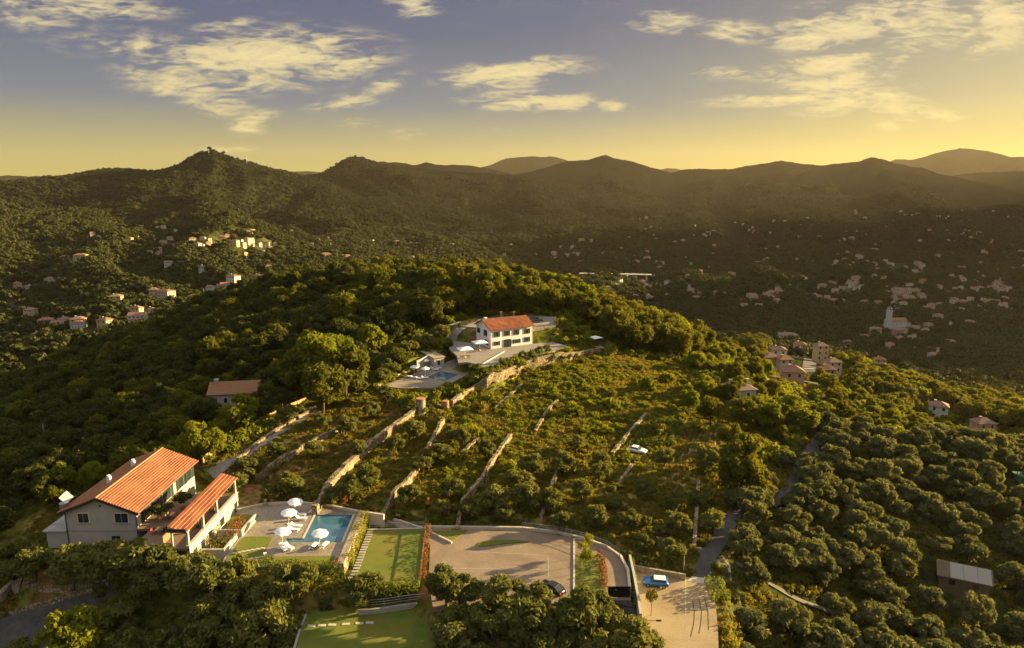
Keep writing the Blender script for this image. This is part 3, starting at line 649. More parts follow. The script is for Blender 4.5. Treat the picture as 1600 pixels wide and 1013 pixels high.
wall_strip('curved_kerb', [P(a, b, 40.7) for a, b in [(600,806.5),(625,813.5),(662,826),(706,847.5)]], .35, 0, coping, 'pale kerb running from the pool wall to the car park', ztop=40.8, step=.8)
wall_strip('curved_kerb', [P(a, b, 40.7) for a, b in [(664,824),(742,824.5),(816,825.5),(870,832),(915,842.5),(948,854.5),(970,870),(981,891),(984,919)]], .4, 0, coping, 'long pale kerb curving round the back and right of the car park', ztop=40.95, step=.8)
slab('grass_island', [(745.5,850.5),(750,846.5),(780,843.8),(810,844),(828,846.4),(800,848.5),(775,851),(755,853.5),(748,853.5)], 40.6, .15, lawn_m, 'thin grass island in the car park')
slab('grass_corner', [(674,829),(731,828.5),(707,846)], 40.6, .15, lawn_m, 'grass triangle at the back left of the car park')
slab('grass_strip', [(899,867),(941,867),(947,926),(899,934)], 40.62, .2, lawn_m, 'grass strip with young trees right of the car park')
edge_strip('kerb_line', P(897,841.5,40.5), P(897,934,40.5), .3, .12, 40.5, coping, kind='structure')
for k, (x0, y0, x1, y1) in enumerate([(735,862,856,868),(856,868,857,902),(700,888,856,890)]): edge_strip('paving_joint', P(x0,y0,40.5), P(x1,y1,40.5), .12, .012, 40.5, conc, kind='structure')
# sloping drive and gate
def quad_strip(name, L_, R_, m, label, th=.4):
    b = MB(); n = len(L_)
    for i in range(n-1):
        q = [L_[i], R_[i], R_[i+1], L_[i+1]]; b.prism([(p[0], p[1]) for p in q], [p[2]-th for p in q] if False else [min(p[2] for p in q)-th]*4, [p[2] for p in q])
    return struct(b.build(name, m), label)
dl = [P(944,938,40.5), P(956,945,39.6), P(966,968,38.6)]; dr = [P(986,938,40.5), P(990,950,39.6), P(1000,972,38.3)]
V_ = dl+dr; o = meshobj('drive', V_, [(0,3,4,1),(1,4,5,2)], [asphalt]); fix_up(o); struct(o, 'dark drive sloping down below the black gate')
ga, gb = P(950,934,40.5), P(983.5,934,40.5); gl = math.dist(ga, gb)
t = thing('sliding_gate', 'solid black metal gate at the lower right end of the car park', 'gate', ga, math.atan2(gb[1]-ga[1], gb[0]-ga[0]))
b = MB(); b.box((gl/2, 0, .95), (gl, .06, 1.6)); b.build('panel', black, t)
b = MB()
for z in (.12, 1.78): b.box((gl/2, 0, z), (gl+.1, .1, .08))
for x in (0, gl/2, gl): b.box((x, 0, .95), (.08, .12, 1.75))
b.build('frame', black, t); b = MB(); b.box((gl*.35, -.06, 1.3), (.3,.03,.12)); b.build('handle', steel, t)
wall_strip('drive_wall', [P(a, b, 40.6) for a, b in [(984,872),(990,900),(997,938),(1001,965)]], .35, 0, plaster, 'narrow cream wall between the car park drive and the yard', ztop=41.2, deep=2.)
# lower yard
LOT2 = [(987,890),(1024,894),(1072,902),(1100,904.5),(1111,906),(1118,945),(1122,985),(1124,1060),(1010,1060),(998,960)]
slab('lower_yard', LOT2, 38.0, 1.2, cobble2, 'sunlit paved yard where the blue car stands')
wall_strip('yard_wall', [P(a, b, 38.6) for a, b in [(986,886),(1024,893),(1071,901)]], .4, 0, stone2, 'low stone wall behind the blue car', ztop=39.0)
slab('concrete_apron', [(1081,900.5),(1109,904.5),(1109.5,913),(1075,908)], 38.02, .3, coping, 'pale concrete strip where the road enters the yard')
for k, (pts) in enumerate([[(1082,938),(1085,955),(1084,975),(1079,995)], [(1092,936),(1096,955),(1095,975),(1092,990)], [(1101,935),(1106,955),(1107,985)], [(1071,905),(1071.5,935),(1071,962)]]):
    ps = [P(a, b, 38.0) for a, b in pts]; b = MB()
    for u, v in zip(ps[:-1], ps[1:]):
        d = Vector(v)-Vector(u); b.box(((u[0]+v[0])/2, (u[1]+v[1])/2, 38.008), (d.length+.05, .1, .012), math.atan2(d.y, d.x))
    struct(b.build('paving_line', coping if k == 3 else rubber))
GRP = [G(a, b) for a, b in [(1096,906),(1100,888),(1112,862),(1128,836),(1143,810),(1160,790),(1188,790),(1215,786),(1238,764),(1254,728),(1270,700),(1284,682)]]
ribbon('road', GRP, 2.9, asphalt, .1, 'narrow asphalt lane climbing between the olive groves')
drape('side_road', [(1111,905),(1111,888),(1127,871),(1139,887),(1143,915),(1133,914),(1118,912)], mat('patched_asphalt', (.10,.095,.09), (.13,.12,.11), 1.2, .9, .3, 9), .22)
wall_strip('lane_kerb', [G(a, b) for a, b in [(1127,871),(1139,886),(1142.5,915),(1148,937)]], .35, .35, coping, 'pale kerb right of the fork below the lane')
wall_strip('lane_kerb', [G(a, b) for a, b in [(1110,905),(1110.5,888),(1126,871.5)]], .25, .25, conc, 'thin kerb between the lane and its side branch')
wall_strip('lane_wall', [G(a, b) for a, b in [(1077,868),(1083,862),(1096,862)]], .5, .7, stone2, 'short stone wall left of the lane below the terraces')
ribbon('footpath', [G(a, b) for a, b in [(1150,880),(1185,900),(1218,922),(1255,942),(1300,957),(1324,967),(1340,990),(1349,1012)]], .95, mat('dirt_path', (.17,.14,.10), (.11,.095,.065), .8, .95), -.02, 'pale footpath through the right olive grove')
ribbon('footpath', [G(a, b) for a, b in [(1360,762),(1345,782),(1334,800),(1312,818),(1322,830)]], .9, mat('dirt_path', (1,1,1)), -.02, 'short footpath high in the right olive grove')
drape('left_road', [(-40,965),(0,962),(40,953),(80,943),(130,928),(172,914),(190,922),(150,950),(120,975),(90,1013),(60,1045),(-40,1045)], asphalt, .15, label='shaded asphalt road at the bottom left corner')
wall_strip('road_wall', [G(a, b) for a, b in [(-5,961),(40,952),(90,938),(135,924),(172,912)]], .4, .5, stone, 'long low stone wall above the bottom left road', jit=.1)
wall_strip('road_wall', [G(a, b) for a, b in [(36,918),(70,920),(99,921),(135,912),(171,903)]], .4, .5, stone, 'second low stone wall below the villa at left', jit=.1)
wall_strip('ramp_wall', [G(a, b) for a, b in [(0,940),(20,920),(46,895)]], .9, 1.4, stone2, 'tall stone ramp wall at the left edge')
# path under the bamboo fence
ribbon('upper_path', [G(a, b) for a, b in [(330,748),(360,722),(399,700),(441,672),(470,655),(494,637)]], 3.2, court_m, .08, 'pale path climbing behind the villa to the upper pool')
wall_strip('path_wall', [gtop(a, b, .7) for a, b in [(345,740),(366,722),(399,693),(441,664),(470,648),(495,634)]], .6, .7, stone, 'low stone wall on the downhill side of the climbing path', jit=.15)
fpts = [gtop(a, b, 2.1) for a, b in [(318,716),(342,694),(366,679),(392,662),(420,646),(450,632),(480,619)]]
t = thing('reed_fence', 'tall pale reed screen fence along the climbing path', 'fence', fpts[0])
fd = densify(fpts, .35); V_ = []; F_ = []
for i, q in enumerate(fd):
    gz = float(Hq(q[0], q[1])); o_ = .04*(i % 2); V_ += [(q[0]-fpts[0][0], q[1]-fpts[0][1]+o_, gz-.2-fpts[0][2]), (q[0]-fpts[0][0], q[1]-fpts[0][1]+o_, gz+2.0+random.uniform(-.12,.12)-fpts[0][2])]
n_ = len(fd)
F_ = [(2*i, 2*i+2, 2*i+3, 2*i+1) for i in range(n_-1)]
V3 = [(x+.06, y+.06, z) for x, y, z in V_]; F3 = [tuple(k+2*n_ for k in f[::-1]) for f in F_]
meshobj('screen', V_+V3, F_+F3, [mat('reed_screen', (.42,.30,.15), (.30,.21,.10), 6, .9, .4, 9, stretch=(1,1,.1))], t)
for q in densify(fpts, 3.): b = MB(); b.cyl((q[0]-fpts[0][0], q[1]-fpts[0][1], float(Hq(q[0], q[1]))-fpts[0][2]-.2), .07, 2.5, 6); b.build('post', wood_m, t)

# dry-stone terrace walls
WL = {'w1': 'leftmost dry stone terrace wall, broken and low', 'w2': 'broad rough dry stone wall climbing to the two round towers', 'w3': 'long straight dry stone wall climbing to the right round tower', 'w4': 'dry stone terrace wall right of the long straight one',
      'w5': 'short dry stone wall high on the green slope', 'w6': 'stone wall left of the shaded vegetable plots', 'w7': 'short broken wall below the vegetable plots', 'w8': 'thin stone wall running straight down left of the lane', 'w9': 'low broken wall near the lane', 'w10': 'dry stone wall between the shrubs above the car park', 'w12': 'short curved dry stone wall between the long straight one and its right neighbour', 'w11': 'faint dry stone wall high in the middle of the green slope'}
for k_, (pts, h) in WALLS.items():
    wall_strip('dry_stone_wall', [gtop(a, b, h) for a, b in pts], 1.0 if k_ == 'w2' else .65, h, stone, WL[k_], group='dry stone walls of the terraced slope', jit=.15, step=.8)
wall_strip('long_stone_wall', [gtop(a, b, 1.9) for a, b in [(706,625),(724,611),(742,601),(760,592),(778,583),(800,572),(820,565),(845,558),(885,551),(925,545),(940,543)]], .7, 1.9, stone, 'long curved stone wall below the hedge and the white house', jit=.06, step=1.0)
wall_strip('old_yard_wall', [gtop(a, b, 1.0) for a, b in [(664,627),(672,632),(684,633),(697,627)]], .5, 1.0, stone2, 'low wall joining the two round towers')
# ------------------------------------------------------------------ houses
def gable_roof(b, x0, x1, y0, y1, ze, zr, ov=.5, th=.22, mi=0):
    """ridge along x; slopes facing -y and +y; closed solid with thickness"""
    yc = (y0+y1)/2; s_ = (zr-ze)/((y1-y0)/2); ye0, ye1 = y0-ov, y1+ov; zo = ze-s_*ov; a, c_ = x0-ov, x1+ov
    V_ = []
    for x in (a, c_): V_ += [(x, ye0, zo), (x, yc, zr), (x, ye1, zo), (x, ye1, zo+th), (x, yc, zr+th), (x, ye0, zo+th)]
    F_ = [(0,1,4,5),(1,2,3,4),(11,10,7,6),(10,9,8,7),(5,4,10,11),(4,3,9,10),(0,6,7,1),(1,7,8,2),(0,5,11,6),(2,8,9,3)]
    return b.add(V_, F_, mi)
def hip_roof(b, x0, x1, y0, y1, ze, zr, ov=.5, mi=0):
    a, c_, d, e_ = x0-ov, x1+ov, y0-ov, y1+ov; yc = (y0+y1)/2; k = min((e_-d)/2, (c_-a)/2-.3)
    V_ = [(a,d,ze),(c_,d,ze),(c_,e_,ze),(a,e_,ze),(a,d,ze+.15),(c_,d,ze+.15),(c_,e_,ze+.15),(a,e_,ze+.15),(a+k,yc,zr),(c_-k,yc,zr)]
    return b.add(V_, [(3,2,1,0),(0,1,5,4),(1,2,6,5),(2,3,7,6),(3,0,4,7),(4,5,9,8),(6,7,8,9),(5,6,9),(7,4,8)], mi)
def window(t, face, u, z, w=.9, h=1.3, shutters=True, W_=0, D_=0, door=False, shm=None, glass=None, frm=None):
    """face: 'f' (-y), 'b', 'l' (-x), 'r'; u along the face, z sill"""
    nm = 'door' if door else 'window'
    fr = MB(); fr.box((0, -.03, h/2), (w+.16, .08, h+.16)); 
    o = fr.build(nm, frm or (whitep if not door else green_sh), t)
    g_ = MB(); g_.box((0, -.085, h/2), (w, .03, h)); g_.build('pane', glass or glassm, o)
    if shutters:
        for s_ in (-1, 1): q = MB(); q.box((s_*(w*.77+.06), -.10, h/2), (w*.5, .05, h+.08)); q.build('shutter', shm or green_sh, o)
    if face == 'f': o.location = (u, 0, z)
    elif face == 'b': o.location = (u, D_, z); o.rotation_euler.z = math.pi
    elif face == 'l': o.location = (0, u, z); o.rotation_euler.z = -math.pi/2
    else: o.location = (W_, u, z); o.rotation_euler.z = math.pi/2
    return o
def house(name, label, loc, rot, w, d, h, rh, wm, rm, roof='gable', wins=(), chim=(), group=None, cat='house', ov=.5, gdir='x', deep=2.0):
    t = thing(name, label, cat, loc, rot, group)
    b = MB(); b.box((w/2, d/2, (h-deep)/2), (w, d, h+deep))
    if roof == 'gable':
        for x in (0.0, w-.02): b.add([(x,0,h),(x,d,h),(x,d/2,h+rh),(x+.02,0,h),(x+.02,d,h),(x+.02,d/2,h+rh)], [(0,1,2),(5,4,3),(0,2,5,3),(1,4,5,2)])
    b.build('wall', wm, t); r_ = MB()
    if roof == 'gable': gable_roof(r_, 0, w, 0, d, h+.01, h+rh, ov)
    elif roof == 'hip': hip_roof(r_, 0, w, 0, d, h+.01, h+rh, ov)
    else: r_.box((w/2, d/2, h+.12), (w+.5, d+.5, .22))
    ro = r_.build('roof', rm, t)
    for (x, y, s_, hh) in chim:
        q = MB(); q.box((x, y, h+hh/2), (s_, s_, hh)); q.box((x, y, h+hh+.06), (s_+.2, s_+.2, .12)); q.build('chimney', wm, ro)
    for wd in wins: window(t, *wd[:3], W_=w, D_=d, **(wd[3] if len(wd) > 3 else {}))
    return t
SH = dict(w=.95, h=1.5); NS = dict(shutters=False)
fl = P(766.7, 545.5, 52.2); fr_ = P(831.7, 537.5, 52.2); ang = math.atan2(fr_[1]-fl[1], fr_[0]-fl[0]); wl = math.dist(fl, fr_)
k = wl/14.5
wins = [('f', u*k, 3.5, SH) for u in (2.1, 5.55, 8.8, 12.6)]+[('f', 2.1*k, .9, dict(w=.95, h=1.2)), ('f', 5.7*k, .05, dict(w=1.2, h=2.3, door=True)), ('f', 8.9*k, .9, dict(w=1.3, h=1.2)), ('f', 12.6*k, .9, SH)]
wins += [('l', 8.2, 3.5, SH), ('l', 3.4, 3.4, dict(w=1.0, h=1.8)), ('l', 2.6, .8, SH)]
wh = house('white_house', 'white two storey country house with dark green shutters and red roof on the hilltop', fl, ang, wl, 10.0, 5.9, 2.1, white_pl, tile, 'gable', wins, [(1.0, 5.5, .7, 2.6)], ov=.6)
b = MB()
for k_ in range(9): # tile courses parallel to the eaves
    for sgn in (-1, 1):
        f = (k_+.5)/9; y = 5+sgn*(5.6*(1-f)); z = 5.9+2.1-2.1/5*abs(y-5)+.25; b.box((wl/2, y, z), (wl+1.1, .12, .05))
b.build('tile_courses', tile, wh)
b = MB(); b.cyl((.05,-.08,0), .06, 5.8, 6); b.build('downpipe', pot_m, wh)
# pool house with its garden wall
q0 = P(694.4,574.7,48.7); q1 = P(711.5,564,48.7); q2 = P(652,579.6,48.7)
ang = math.atan2(q1[1]-q0[1], q1[0]-q0[0])
ph = house('pool_house', 'small flat roofed cream pool house beside the upper pool', P(679,577,48.7), math.atan2(q0[1]-P(679,577,48.7)[1], q0[0]-P(679,577,48.7)[0])+.0, math.dist(P(679,577,48.7), q0), 9.5, 3.1, .3, plaster, mat('tan_roof', (.34,.26,.17), (.28,.21,.14), 1.5, .9), 'flat',
    [('f', 1.3, 1.0, dict(w=.9, h=1.5, shutters=False)), ('r', 3.2, .1, dict(w=1.6, h=2.3, shutters=False, door=True)), ('r', 6.2, .1, dict(w=1.3, h=2.3, shutters=False, door=True))])
wall_strip('pool_garden_wall', [(*P(652,579.6,48.7)[:2], 51.6), (*P(668,573,48.7)[:2], 52.0), (*P(680,571,48.7)[:2], 52.0)], .4, 0, plaster, 'cream garden wall running left from the pool house', ztop='p')
wall_strip('pool_end_wall', [(*P(651,579.8,48.7)[:2], 52.0), (*P(656,578.5,48.7)[:2], 52.0)], .4, 0, plaster, 'sunlit end of the cream garden wall by the upper loungers', ztop=51.7)
slab('roof_lawn', [(632,566),(650,560),(688,549),(697,540),(672,540),(640,552)], 51.5, 2.5, lawn_m, 'lawn bank behind the upper pool garden wall')
# upper pool terrace, courtyard
slabz = 48.7
D2 = [(598,602.5),(625,592),(650,583),(680,572),(697,566),(712,560),(730,563),(752,572.5),(735,582.5),(697,602.5),(680,606),(622,606.5)]
P2 = [(688.7,580),(718,585),(694,596),(667,590)]
holed('upper_pool_terrace', dpoly(D2, slabz), dpoly(P2, slabz), slabz, 1.4, paving, 'paved terrace round the upper pool')
pool('upper_pool', dpoly(P2, slabz), slabz, 'smaller turquoise pool on the upper terrace below the white house')
wall_strip('upper_retaining_wall', [(*P(a, b, slabz)[:2], slabz) for a, b in [(597,603.2),(622,607.2),(680,606.8),(697,603.5),(716,593),(736,583),(752,573.5)]], .6, 0, stone2, 'stone retaining wall in front of the upper pool', ztop=slabz+.25)
wall_strip('terrace_wall', [(*P(a, b, slabz)[:2], slabz) for a, b in [(586,606),(600,598),(620,588.5),(640,580),(648,578)]], .7, 0, stone2, 'sunlit stone wall left of the upper pool terrace', ztop=slabz+.7)
slab('upper_pool_lawn', [(706,576.5),(727,567),(744,566.5),(751,572),(735,579),(722,582)], slabz+.06, .2, lawn_m, 'small lawn right of the upper pool')
slab('courtyard', COURT, 52.2, .6, court_m, 'grey gravel courtyard in front of the white house')
wall_strip('courtyard_wall', [(*P(a, b, 52.2)[:2], 52.4) for a, b in [(757,578),(776,570.5),(801,562),(862,550),(889,542)]], .5, 0, stone2, 'long low stone wall along the front of the courtyard', ztop=52.3)
b = MB()
ra_, rb_ = P(748,573,52.2), P(788,549.5,52.2)
wall_strip('ramp_kerb', [(*ra_[:2], 52.4), (*rb_[:2], 52.4)], .35, 0, coping, 'pale kerb line crossing the courtyard ramp', ztop=52.45)
ribbon('house_drive', [G(a, b) for a, b in [(706,546),(703,530),(716,517),(740,508),(770,503),(800,500)]], 4.0, court_m, .1, 'drive curving behind the white house')
slab('upper_parking', UPLOT, 56.2, .5, court_m, 'gravel parking behind the white house')
wall_strip('parking_wall', [(*P(a, b, 56.2)[:2], 56.7) for a, b in [(760,513.5),(790,513.5),(834,514.5),(867,511),(868,497)]], .6, 0, stone2, 'high stone retaining wall right of the white house', ztop=56.6, deep=3)
wall_strip('sloping_wall', [(*P(868,503,56)[:2], 56.4), (*P(880,511,54.5)[:2], 54.8), (*P(902,527,52)[:2], 52.2)], .6, 0, stone2, 'stone wall sloping down right of the parking wall', ztop='p', deep=2)
for px in (783, 803): 
    b = MB(); b.box((0,0,1.3), (.6,.6,2.6)); b.box((0,0,2.66), (.8,.8,.12)); o = b.build('stone_pillar', stone2); o.location = P(px, 500, 56.2); tag(o, ('left' if px == 783 else 'right')+' stone gate pillar behind the white house roof', 'pillar', 'gate pillars behind the white house')
# villa -------------------------------------------------------------
X0, X1, Y0, Y1, ZB, ZE, ZR = -73.2, -61.4, 103.3, 123.6, 41.0, 48.0, 50.35; XC = (X0+X1)/2; YL = Y1-Y0; ox, oy = X0, Y0
vt = thing('villa', 'cream villa with long red tiled roof and covered terrace at lower left', 'house', (X0, Y0, ZB))
zl = lambda z: z-ZB; WV = X1-X0; 
b = MB(); b.box((WV/2, YL/2, zl(ZE)/2-.5), (WV, YL, zl(ZE)+1.0))
for y in (0, YL-.02): b.add([(0,y,zl(ZE)),(WV,y,zl(ZE)),(WV/2,y,zl(ZR)),(0,y+.02,zl(ZE)),(WV,y+.02,zl(ZE)),(WV/2,y+.02,zl(ZR))], [(0,1,2),(5,4,3),(0,2,5,3),(1,4,5,2)])
b.build('wall', plaster, vt)
b = MB(); b.box((WV/2, -.03, 3.55), (WV+.1, .12, .14)); b.build('string_course', conc, vt)
sl = (ZR-ZE)/(WV/2); nC = 15
ov = .7
light_tile = mat('ridge_and_lit_edge_tiles', (.40,.21,.11), (.30,.14,.07), 3, .75)
for side, xa in ((1, WV), (-1, 0)):
    b = MB(); tot = WV/2+ov; cw = tot/nC
    for k in range(nC):
        d0, d1 = k*cw, (k+1)*cw+.04; z0 = zl(ZR)+.30-sl*d0-.07; z1 = zl(ZR)+.30-sl*d1+.03
        x0_, x1_ = WV/2+side*d0, WV/2+side*d1; ya, yb = -ov, YL+ov
        V_ = [(x0_,ya,z0-.16),(x1_,ya,z1-.16),(x1_,yb,z1-.16),(x0_,yb,z0-.16),(x0_,ya,z0),(x1_,ya,z1),(x1_,yb,z1),(x0_,yb,z0)]
        if side < 0: V_ = [V_[i] for i in (1,0,3,2,5,4,7,6)]
        b.add(V_, [(3,2,1,0),(4,5,6,7),(0,1,5,4),(1,2,6,5),(2,3,7,6),(3,0,4,7)])
    ro = b.build('roof', tile, vt)
    b = MB()
    for k in range(1, nC+1): b.tube([(WV/2+side*(k*cw+.02), -ov, zl(ZR)+.30-sl*k*cw+.0), (WV/2+side*(k*cw+.02), YL+ov, zl(ZR)+.30-sl*k*cw+.0)], .045, 5)
    b.build('tile_edge_highlights', light_tile, ro)  # paler course edges: the sun they catch is put into the colour
b = MB(); b.tube([(WV/2, -ov, zl(ZR)+.3), (WV/2, YL+ov, zl(ZR)+.3)], .13, 6); b.build('ridge', light_tile, vt)
b = MB()   # dark bargeboards and gutter
for s_ in (-1, 1):
    a = Vector((WV/2, -ov-.05, zl(ZR)+.12)); c_ = Vector((WV/2+s_*(WV/2+ov), -ov-.05, zl(ZR)+.12-sl*(WV/2+ov)))
    b.add([a+Vector((0,0,-.35)), c_+Vector((0,0,-.35)), c_+Vector((0,0,.12)), a+Vector((0,0,.12)), a+Vector((0,.12,-.35)), c_+Vector((0,.12,-.35)), c_+Vector((0,.12,.12)), a+Vector((0,.12,.12))],
          [(0,1,2,3),(7,6,5,4),(3,2,6,7),(1,0,4,5),(0,3,7,4),(2,1,5,6)])
b.build('bargeboard', dark_band, vt)
b = MB(); b.tube([(WV+ov, -ov, zl(ZE)-.15), (WV+ov, YL+ov, zl(ZE)-.15)], .09, 6); b.build('gutter', dark_band, vt)
for x in (WV-.1, .2): b = MB(); b.cyl((x, -.12, 0), .07, zl(ZE)-.3, 6); b.build('downpipe', dark_band, vt)
for (x, y) in ((WV/2-2.6, 7.5), (WV/2-2.2, 14.5)):
    b = MB(); b.box((x, y, zl(ZE)+1.7), (.6,.6,1.9)); b.cyl((x, y, zl(ZE)+2.6), .3, .35, 8); b.build('chimney', white_pl, vt)
b = MB(); b.cyl((-.9, 1.6, zl(ZE)-.6), .75, 1.3, 12); b.build('water_tank', steel, vt)
b = MB(); b.box((0,0,0), (1.5,.12,1.5)); o = b.build('white_panel', whitep, vt); o.location = (-.5, 1.7, zl(ZE)+1.6); o.rotation_euler = (R(-35), R(45), 0)
b = MB(); b.cyl((WV/2, -.08, zl(ZE)+.85), .0, 0); b = MB(); b.box((WV/2+.1, -.02, zl(ZE)+.9), (.35,.06,.35)); b.build('vent', glassm, vt)
for u, w_ in ((3.05, 1.7), (9.3, 2.1)):
    o = window(vt, 'f', u, zl(46.0), w_, 1.6, False); b = MB(); b.box((0,-.06,-.12), (w_+.5,.2,.1)); b.box((0,-.12,.8),(.06,.03,1.6)); b.build('sill', conc, o)
o = window(vt, 'f', 8.0, .3, 1.2, 2.2, False, door=True)
for u in (3.0, 6.2, 10.2, 15.0, 18.3): window(vt, 'r', u, zl(45.25), 1.7, 2.1, True, W_=WV, shm=green_sh)
# low annex at the left
b = MB(); b.box((-1.7, 4, 1.2), (3.4, 8, 4.4)); b.build('annex', plaster, vt); b = MB(); b.box((-1.85, 3.9, 3.5), (3.9, 8.5, .2)); b.build('annex_roof', conc, vt)
# terrace storey
TX0, TX1, TY0, TY1, TZ = X1, -49.9, 96.6, 115.5, 45.1
b = MB(); b.box(((TX0+TX1)/2-ox+1.2, (TY0+TY1)/2-oy, zl(TZ)-.2), (TX1-TX0-2.4, TY1-TY0, .4)); b.build('terrace_floor', mat('terrace_tiles', (.20,.13,.08), (.16,.10,.065), 1.5, .8), vt)
b = MB(); b.box(((TX0)-ox+1.2, 6.5, zl(TZ)-.2), (2.4, 14, .4)); b.build('terrace_walk', mat('terrace_tiles', (1,1,1)), vt)
b = MB(); b.box((TX1-2.6-ox, (TY0+TY1)/2-oy+1.5, zl(TZ)/2-.7), (4.9, TY1-TY0-3.0, zl(TZ)+.6)); b.box((TX1-.02-ox-.1, (TY0+TY1)/2-oy, zl(TZ)/2-.2), (.4, TY1-TY0, zl(TZ)+1.2)); b.build('terrace_storey', plaster, vt)
b = MB(); b.box((TX1-.1-ox, (TY0+TY1)/2-oy, zl(TZ)+.46), (.55, TY1-TY0+.2, .1)); b.build('parapet_cap', coping, vt)
for u, dr in ((1.6, 1), (4.3, 1), (7.2, 1), (11.6, 0), (17.6, 1)):
    window(vt, 'r', TY0-oy+u, .2+zl(41.8) if dr else 1.9, 1.0 if dr else 1.7, 2.1 if dr else 1.4, False, W_=TX1+.1-ox, door=bool(dr))
PZ = 48.25
for k, (u, y_) in enumerate([(0, .35), (0, 5.6), (0, 10.8), (0, TY1-TY0-.35)]):
    b = MB(); b.box((TX1-.25-ox, TY0-oy+y_, zl(TZ)+1.5), (.38,.38,3.1)); b.build('column', plaster, vt)
b = MB(); nS = 5; wS = 2.9/nS
for k in range(nS):
    x0_ = TX1-2.85-ox+k*wS; z0 = zl(PZ)+.75-.19*k; V_ = [(x0_,TY0-oy-.5,z0-.1),(x0_+wS+.04,TY0-oy-.5,z0-.2),(x0_+wS+.04,TY1-oy+.6,z0-.2),(x0_,TY1-oy+.6,z0-.1),(x0_,TY0-oy-.5,z0),(x0_+wS+.04,TY0-oy-.5,z0-.1),(x0_+wS+.04,TY1-oy+.6,z0-.1),(x0_,TY1-oy+.6,z0)]
    b.add(V_, [(3,2,1,0),(4,5,6,7),(0,1,5,4),(1,2,6,5),(2,3,7,6),(3,0,4,7)])
po = b.build('portico_roof', tile, vt); b = MB()
for k in range(1, nS+1): b.tube([(TX1-2.85-ox+k*wS, TY0-oy-.5, zl(PZ)+.75-.19*k+.06), (TX1-2.85-ox+k*wS, TY1-oy+.6, zl(PZ)+.75-.19*k+.06)], .055, 5)
b.build('tile_edge_highlights', light_tile, po)  # sunlit edges of the portico courses, painted as a paler tone
b = MB(); b.box((TX1-1.4-ox, TY0-oy-.56, zl(PZ)+.12), (2.95,.1,.6)); b.build('portico_fascia', dark_band, vt)
b = MB()
for xx in (TX1-2.7-ox,):
    for y_ in (.4, 5.6, 10.8, 18.2): b.box((xx, TY0-oy+y_, zl(TZ)+1.6), (.25,.25,3.2))
b.build('rear_posts', plaster, vt)
scr = mat('timber_screen', (.22,.15,.075), (.17,.11,.05), 3, .7)
b = MB(); b.box((TX1-4.6-ox, (TY0+TY1)/2-oy+3.2, zl(TZ)+.65), (.08, TY1-TY0+4, 1.3)); b.build('screen', scr, vt)
b = MB(); b.box((TX1-4.6-ox, (TY0+TY1)/2-oy+3.2, zl(TZ)+1.34), (.14, TY1-TY0+4, .07)); b.build('screen_rail', wood_m, vt)
def at_v(x, y, z): return (x, y, z)
# terrace furniture: small white lanterns, tables, chairs
def dining_table(label, loc, rz=0):
    t = thing('dining_table', label, 'table', loc, rz, 'tables on the villa terrace'); b = MB(); b.box((0,0,.74), (1.5,.85,.05)); b.build('tabletop', wood_m, t)
    for sx_ in (-.65,.65):
        for sy in (-.35,.35): q = MB(); q.box((sx_, sy, .36), (.07,.07,.72)); q.build('leg', wood_m, t)
    return t
def chair(label, loc, rz, m_):
    t = thing('chair', label, 'chair', loc, rz, 'chairs on the villa terrace'); b = MB(); b.box((0,0,.45), (.45,.45,.05)); b.build('seat', m_, t); b = MB(); b.box((0,-.21,.72), (.45,.04,.5)); b.build('backrest', m_, t)
    for sx_ in (-.19,.19):
        for sy in (-.19,.19): q = MB(); q.box((sx_, sy, .21), (.04,.04,.43)); q.build('leg', black, t)
    return t
for i, (x, y) in enumerate([(-57.0,101.5),(-57.2,106.5),(-52.2,103.5),(-52.0,109.0)]):
    w_ = ['front left table on the villa terrace', 'back left table on the villa terrace', 'front table under the red portico roof', 'back table under the red portico roof'][i]
    dining_table(w_, (x, y, TZ), math.pi/2)
    for j, (dx, dy, a) in enumerate([(-.8,-.4,-math.pi/2),(-.8,.4,-math.pi/2),(.8,-.4,math.pi/2),(.8,.4,math.pi/2)]):
        m_ = red_m if (i == 0 and j == 0) else (black if i % 2 == 0 else wood_m)
        chair(('red' if m_ is red_m else 'dark' if m_ is black else 'brown')+' chair '+['near left', 'far left', 'near right', 'far right'][j]+' of the '+w_, (x+dx, y+dy, TZ), a, m_)
for i, (x, y) in enumerate([(-54.9,104.0),(-54.9,108.5),(-54.0,113.0),(-56.0,110.5)]):
    t = thing('lantern', ['first', 'second', 'third', 'fourth'][i]+' small cream lantern from the front of the villa terrace', 'lantern', (x, y, TZ), group='lanterns on the villa terrace')
    b = MB(); b.box((0,0,.45), (.3,.3,.9)); b.build('body', coping, t); b = MB(); b.box((0,0,.95), (.38,.38,.08)); b.build('lid', coping, t)
# planter walls in front of the terrace storey
wall_strip('planter_wall', [(-49.3,99.5,0),(-45.9,99.5,0),(-45.9,104.5,0)], .35, 0, plaster, 'front cream planter wall below the villa portico', ztop=43.4)
wall_strip('planter_wall', [(-49.3,105.2,0),(-45.3,105.2,0),(-45.0,110.8,0)], .35, 0, plaster, 'rear cream planter wall below the villa portico', ztop=43.7)
slab('villa_lawn', None, ZP+.1, .3, lawn_m, 'small lawn between the villa and the pool terrace', world=[(-49.4,105.6),(-45.4,105.6),(-45.2,112.5),(-49.4,113.0)])
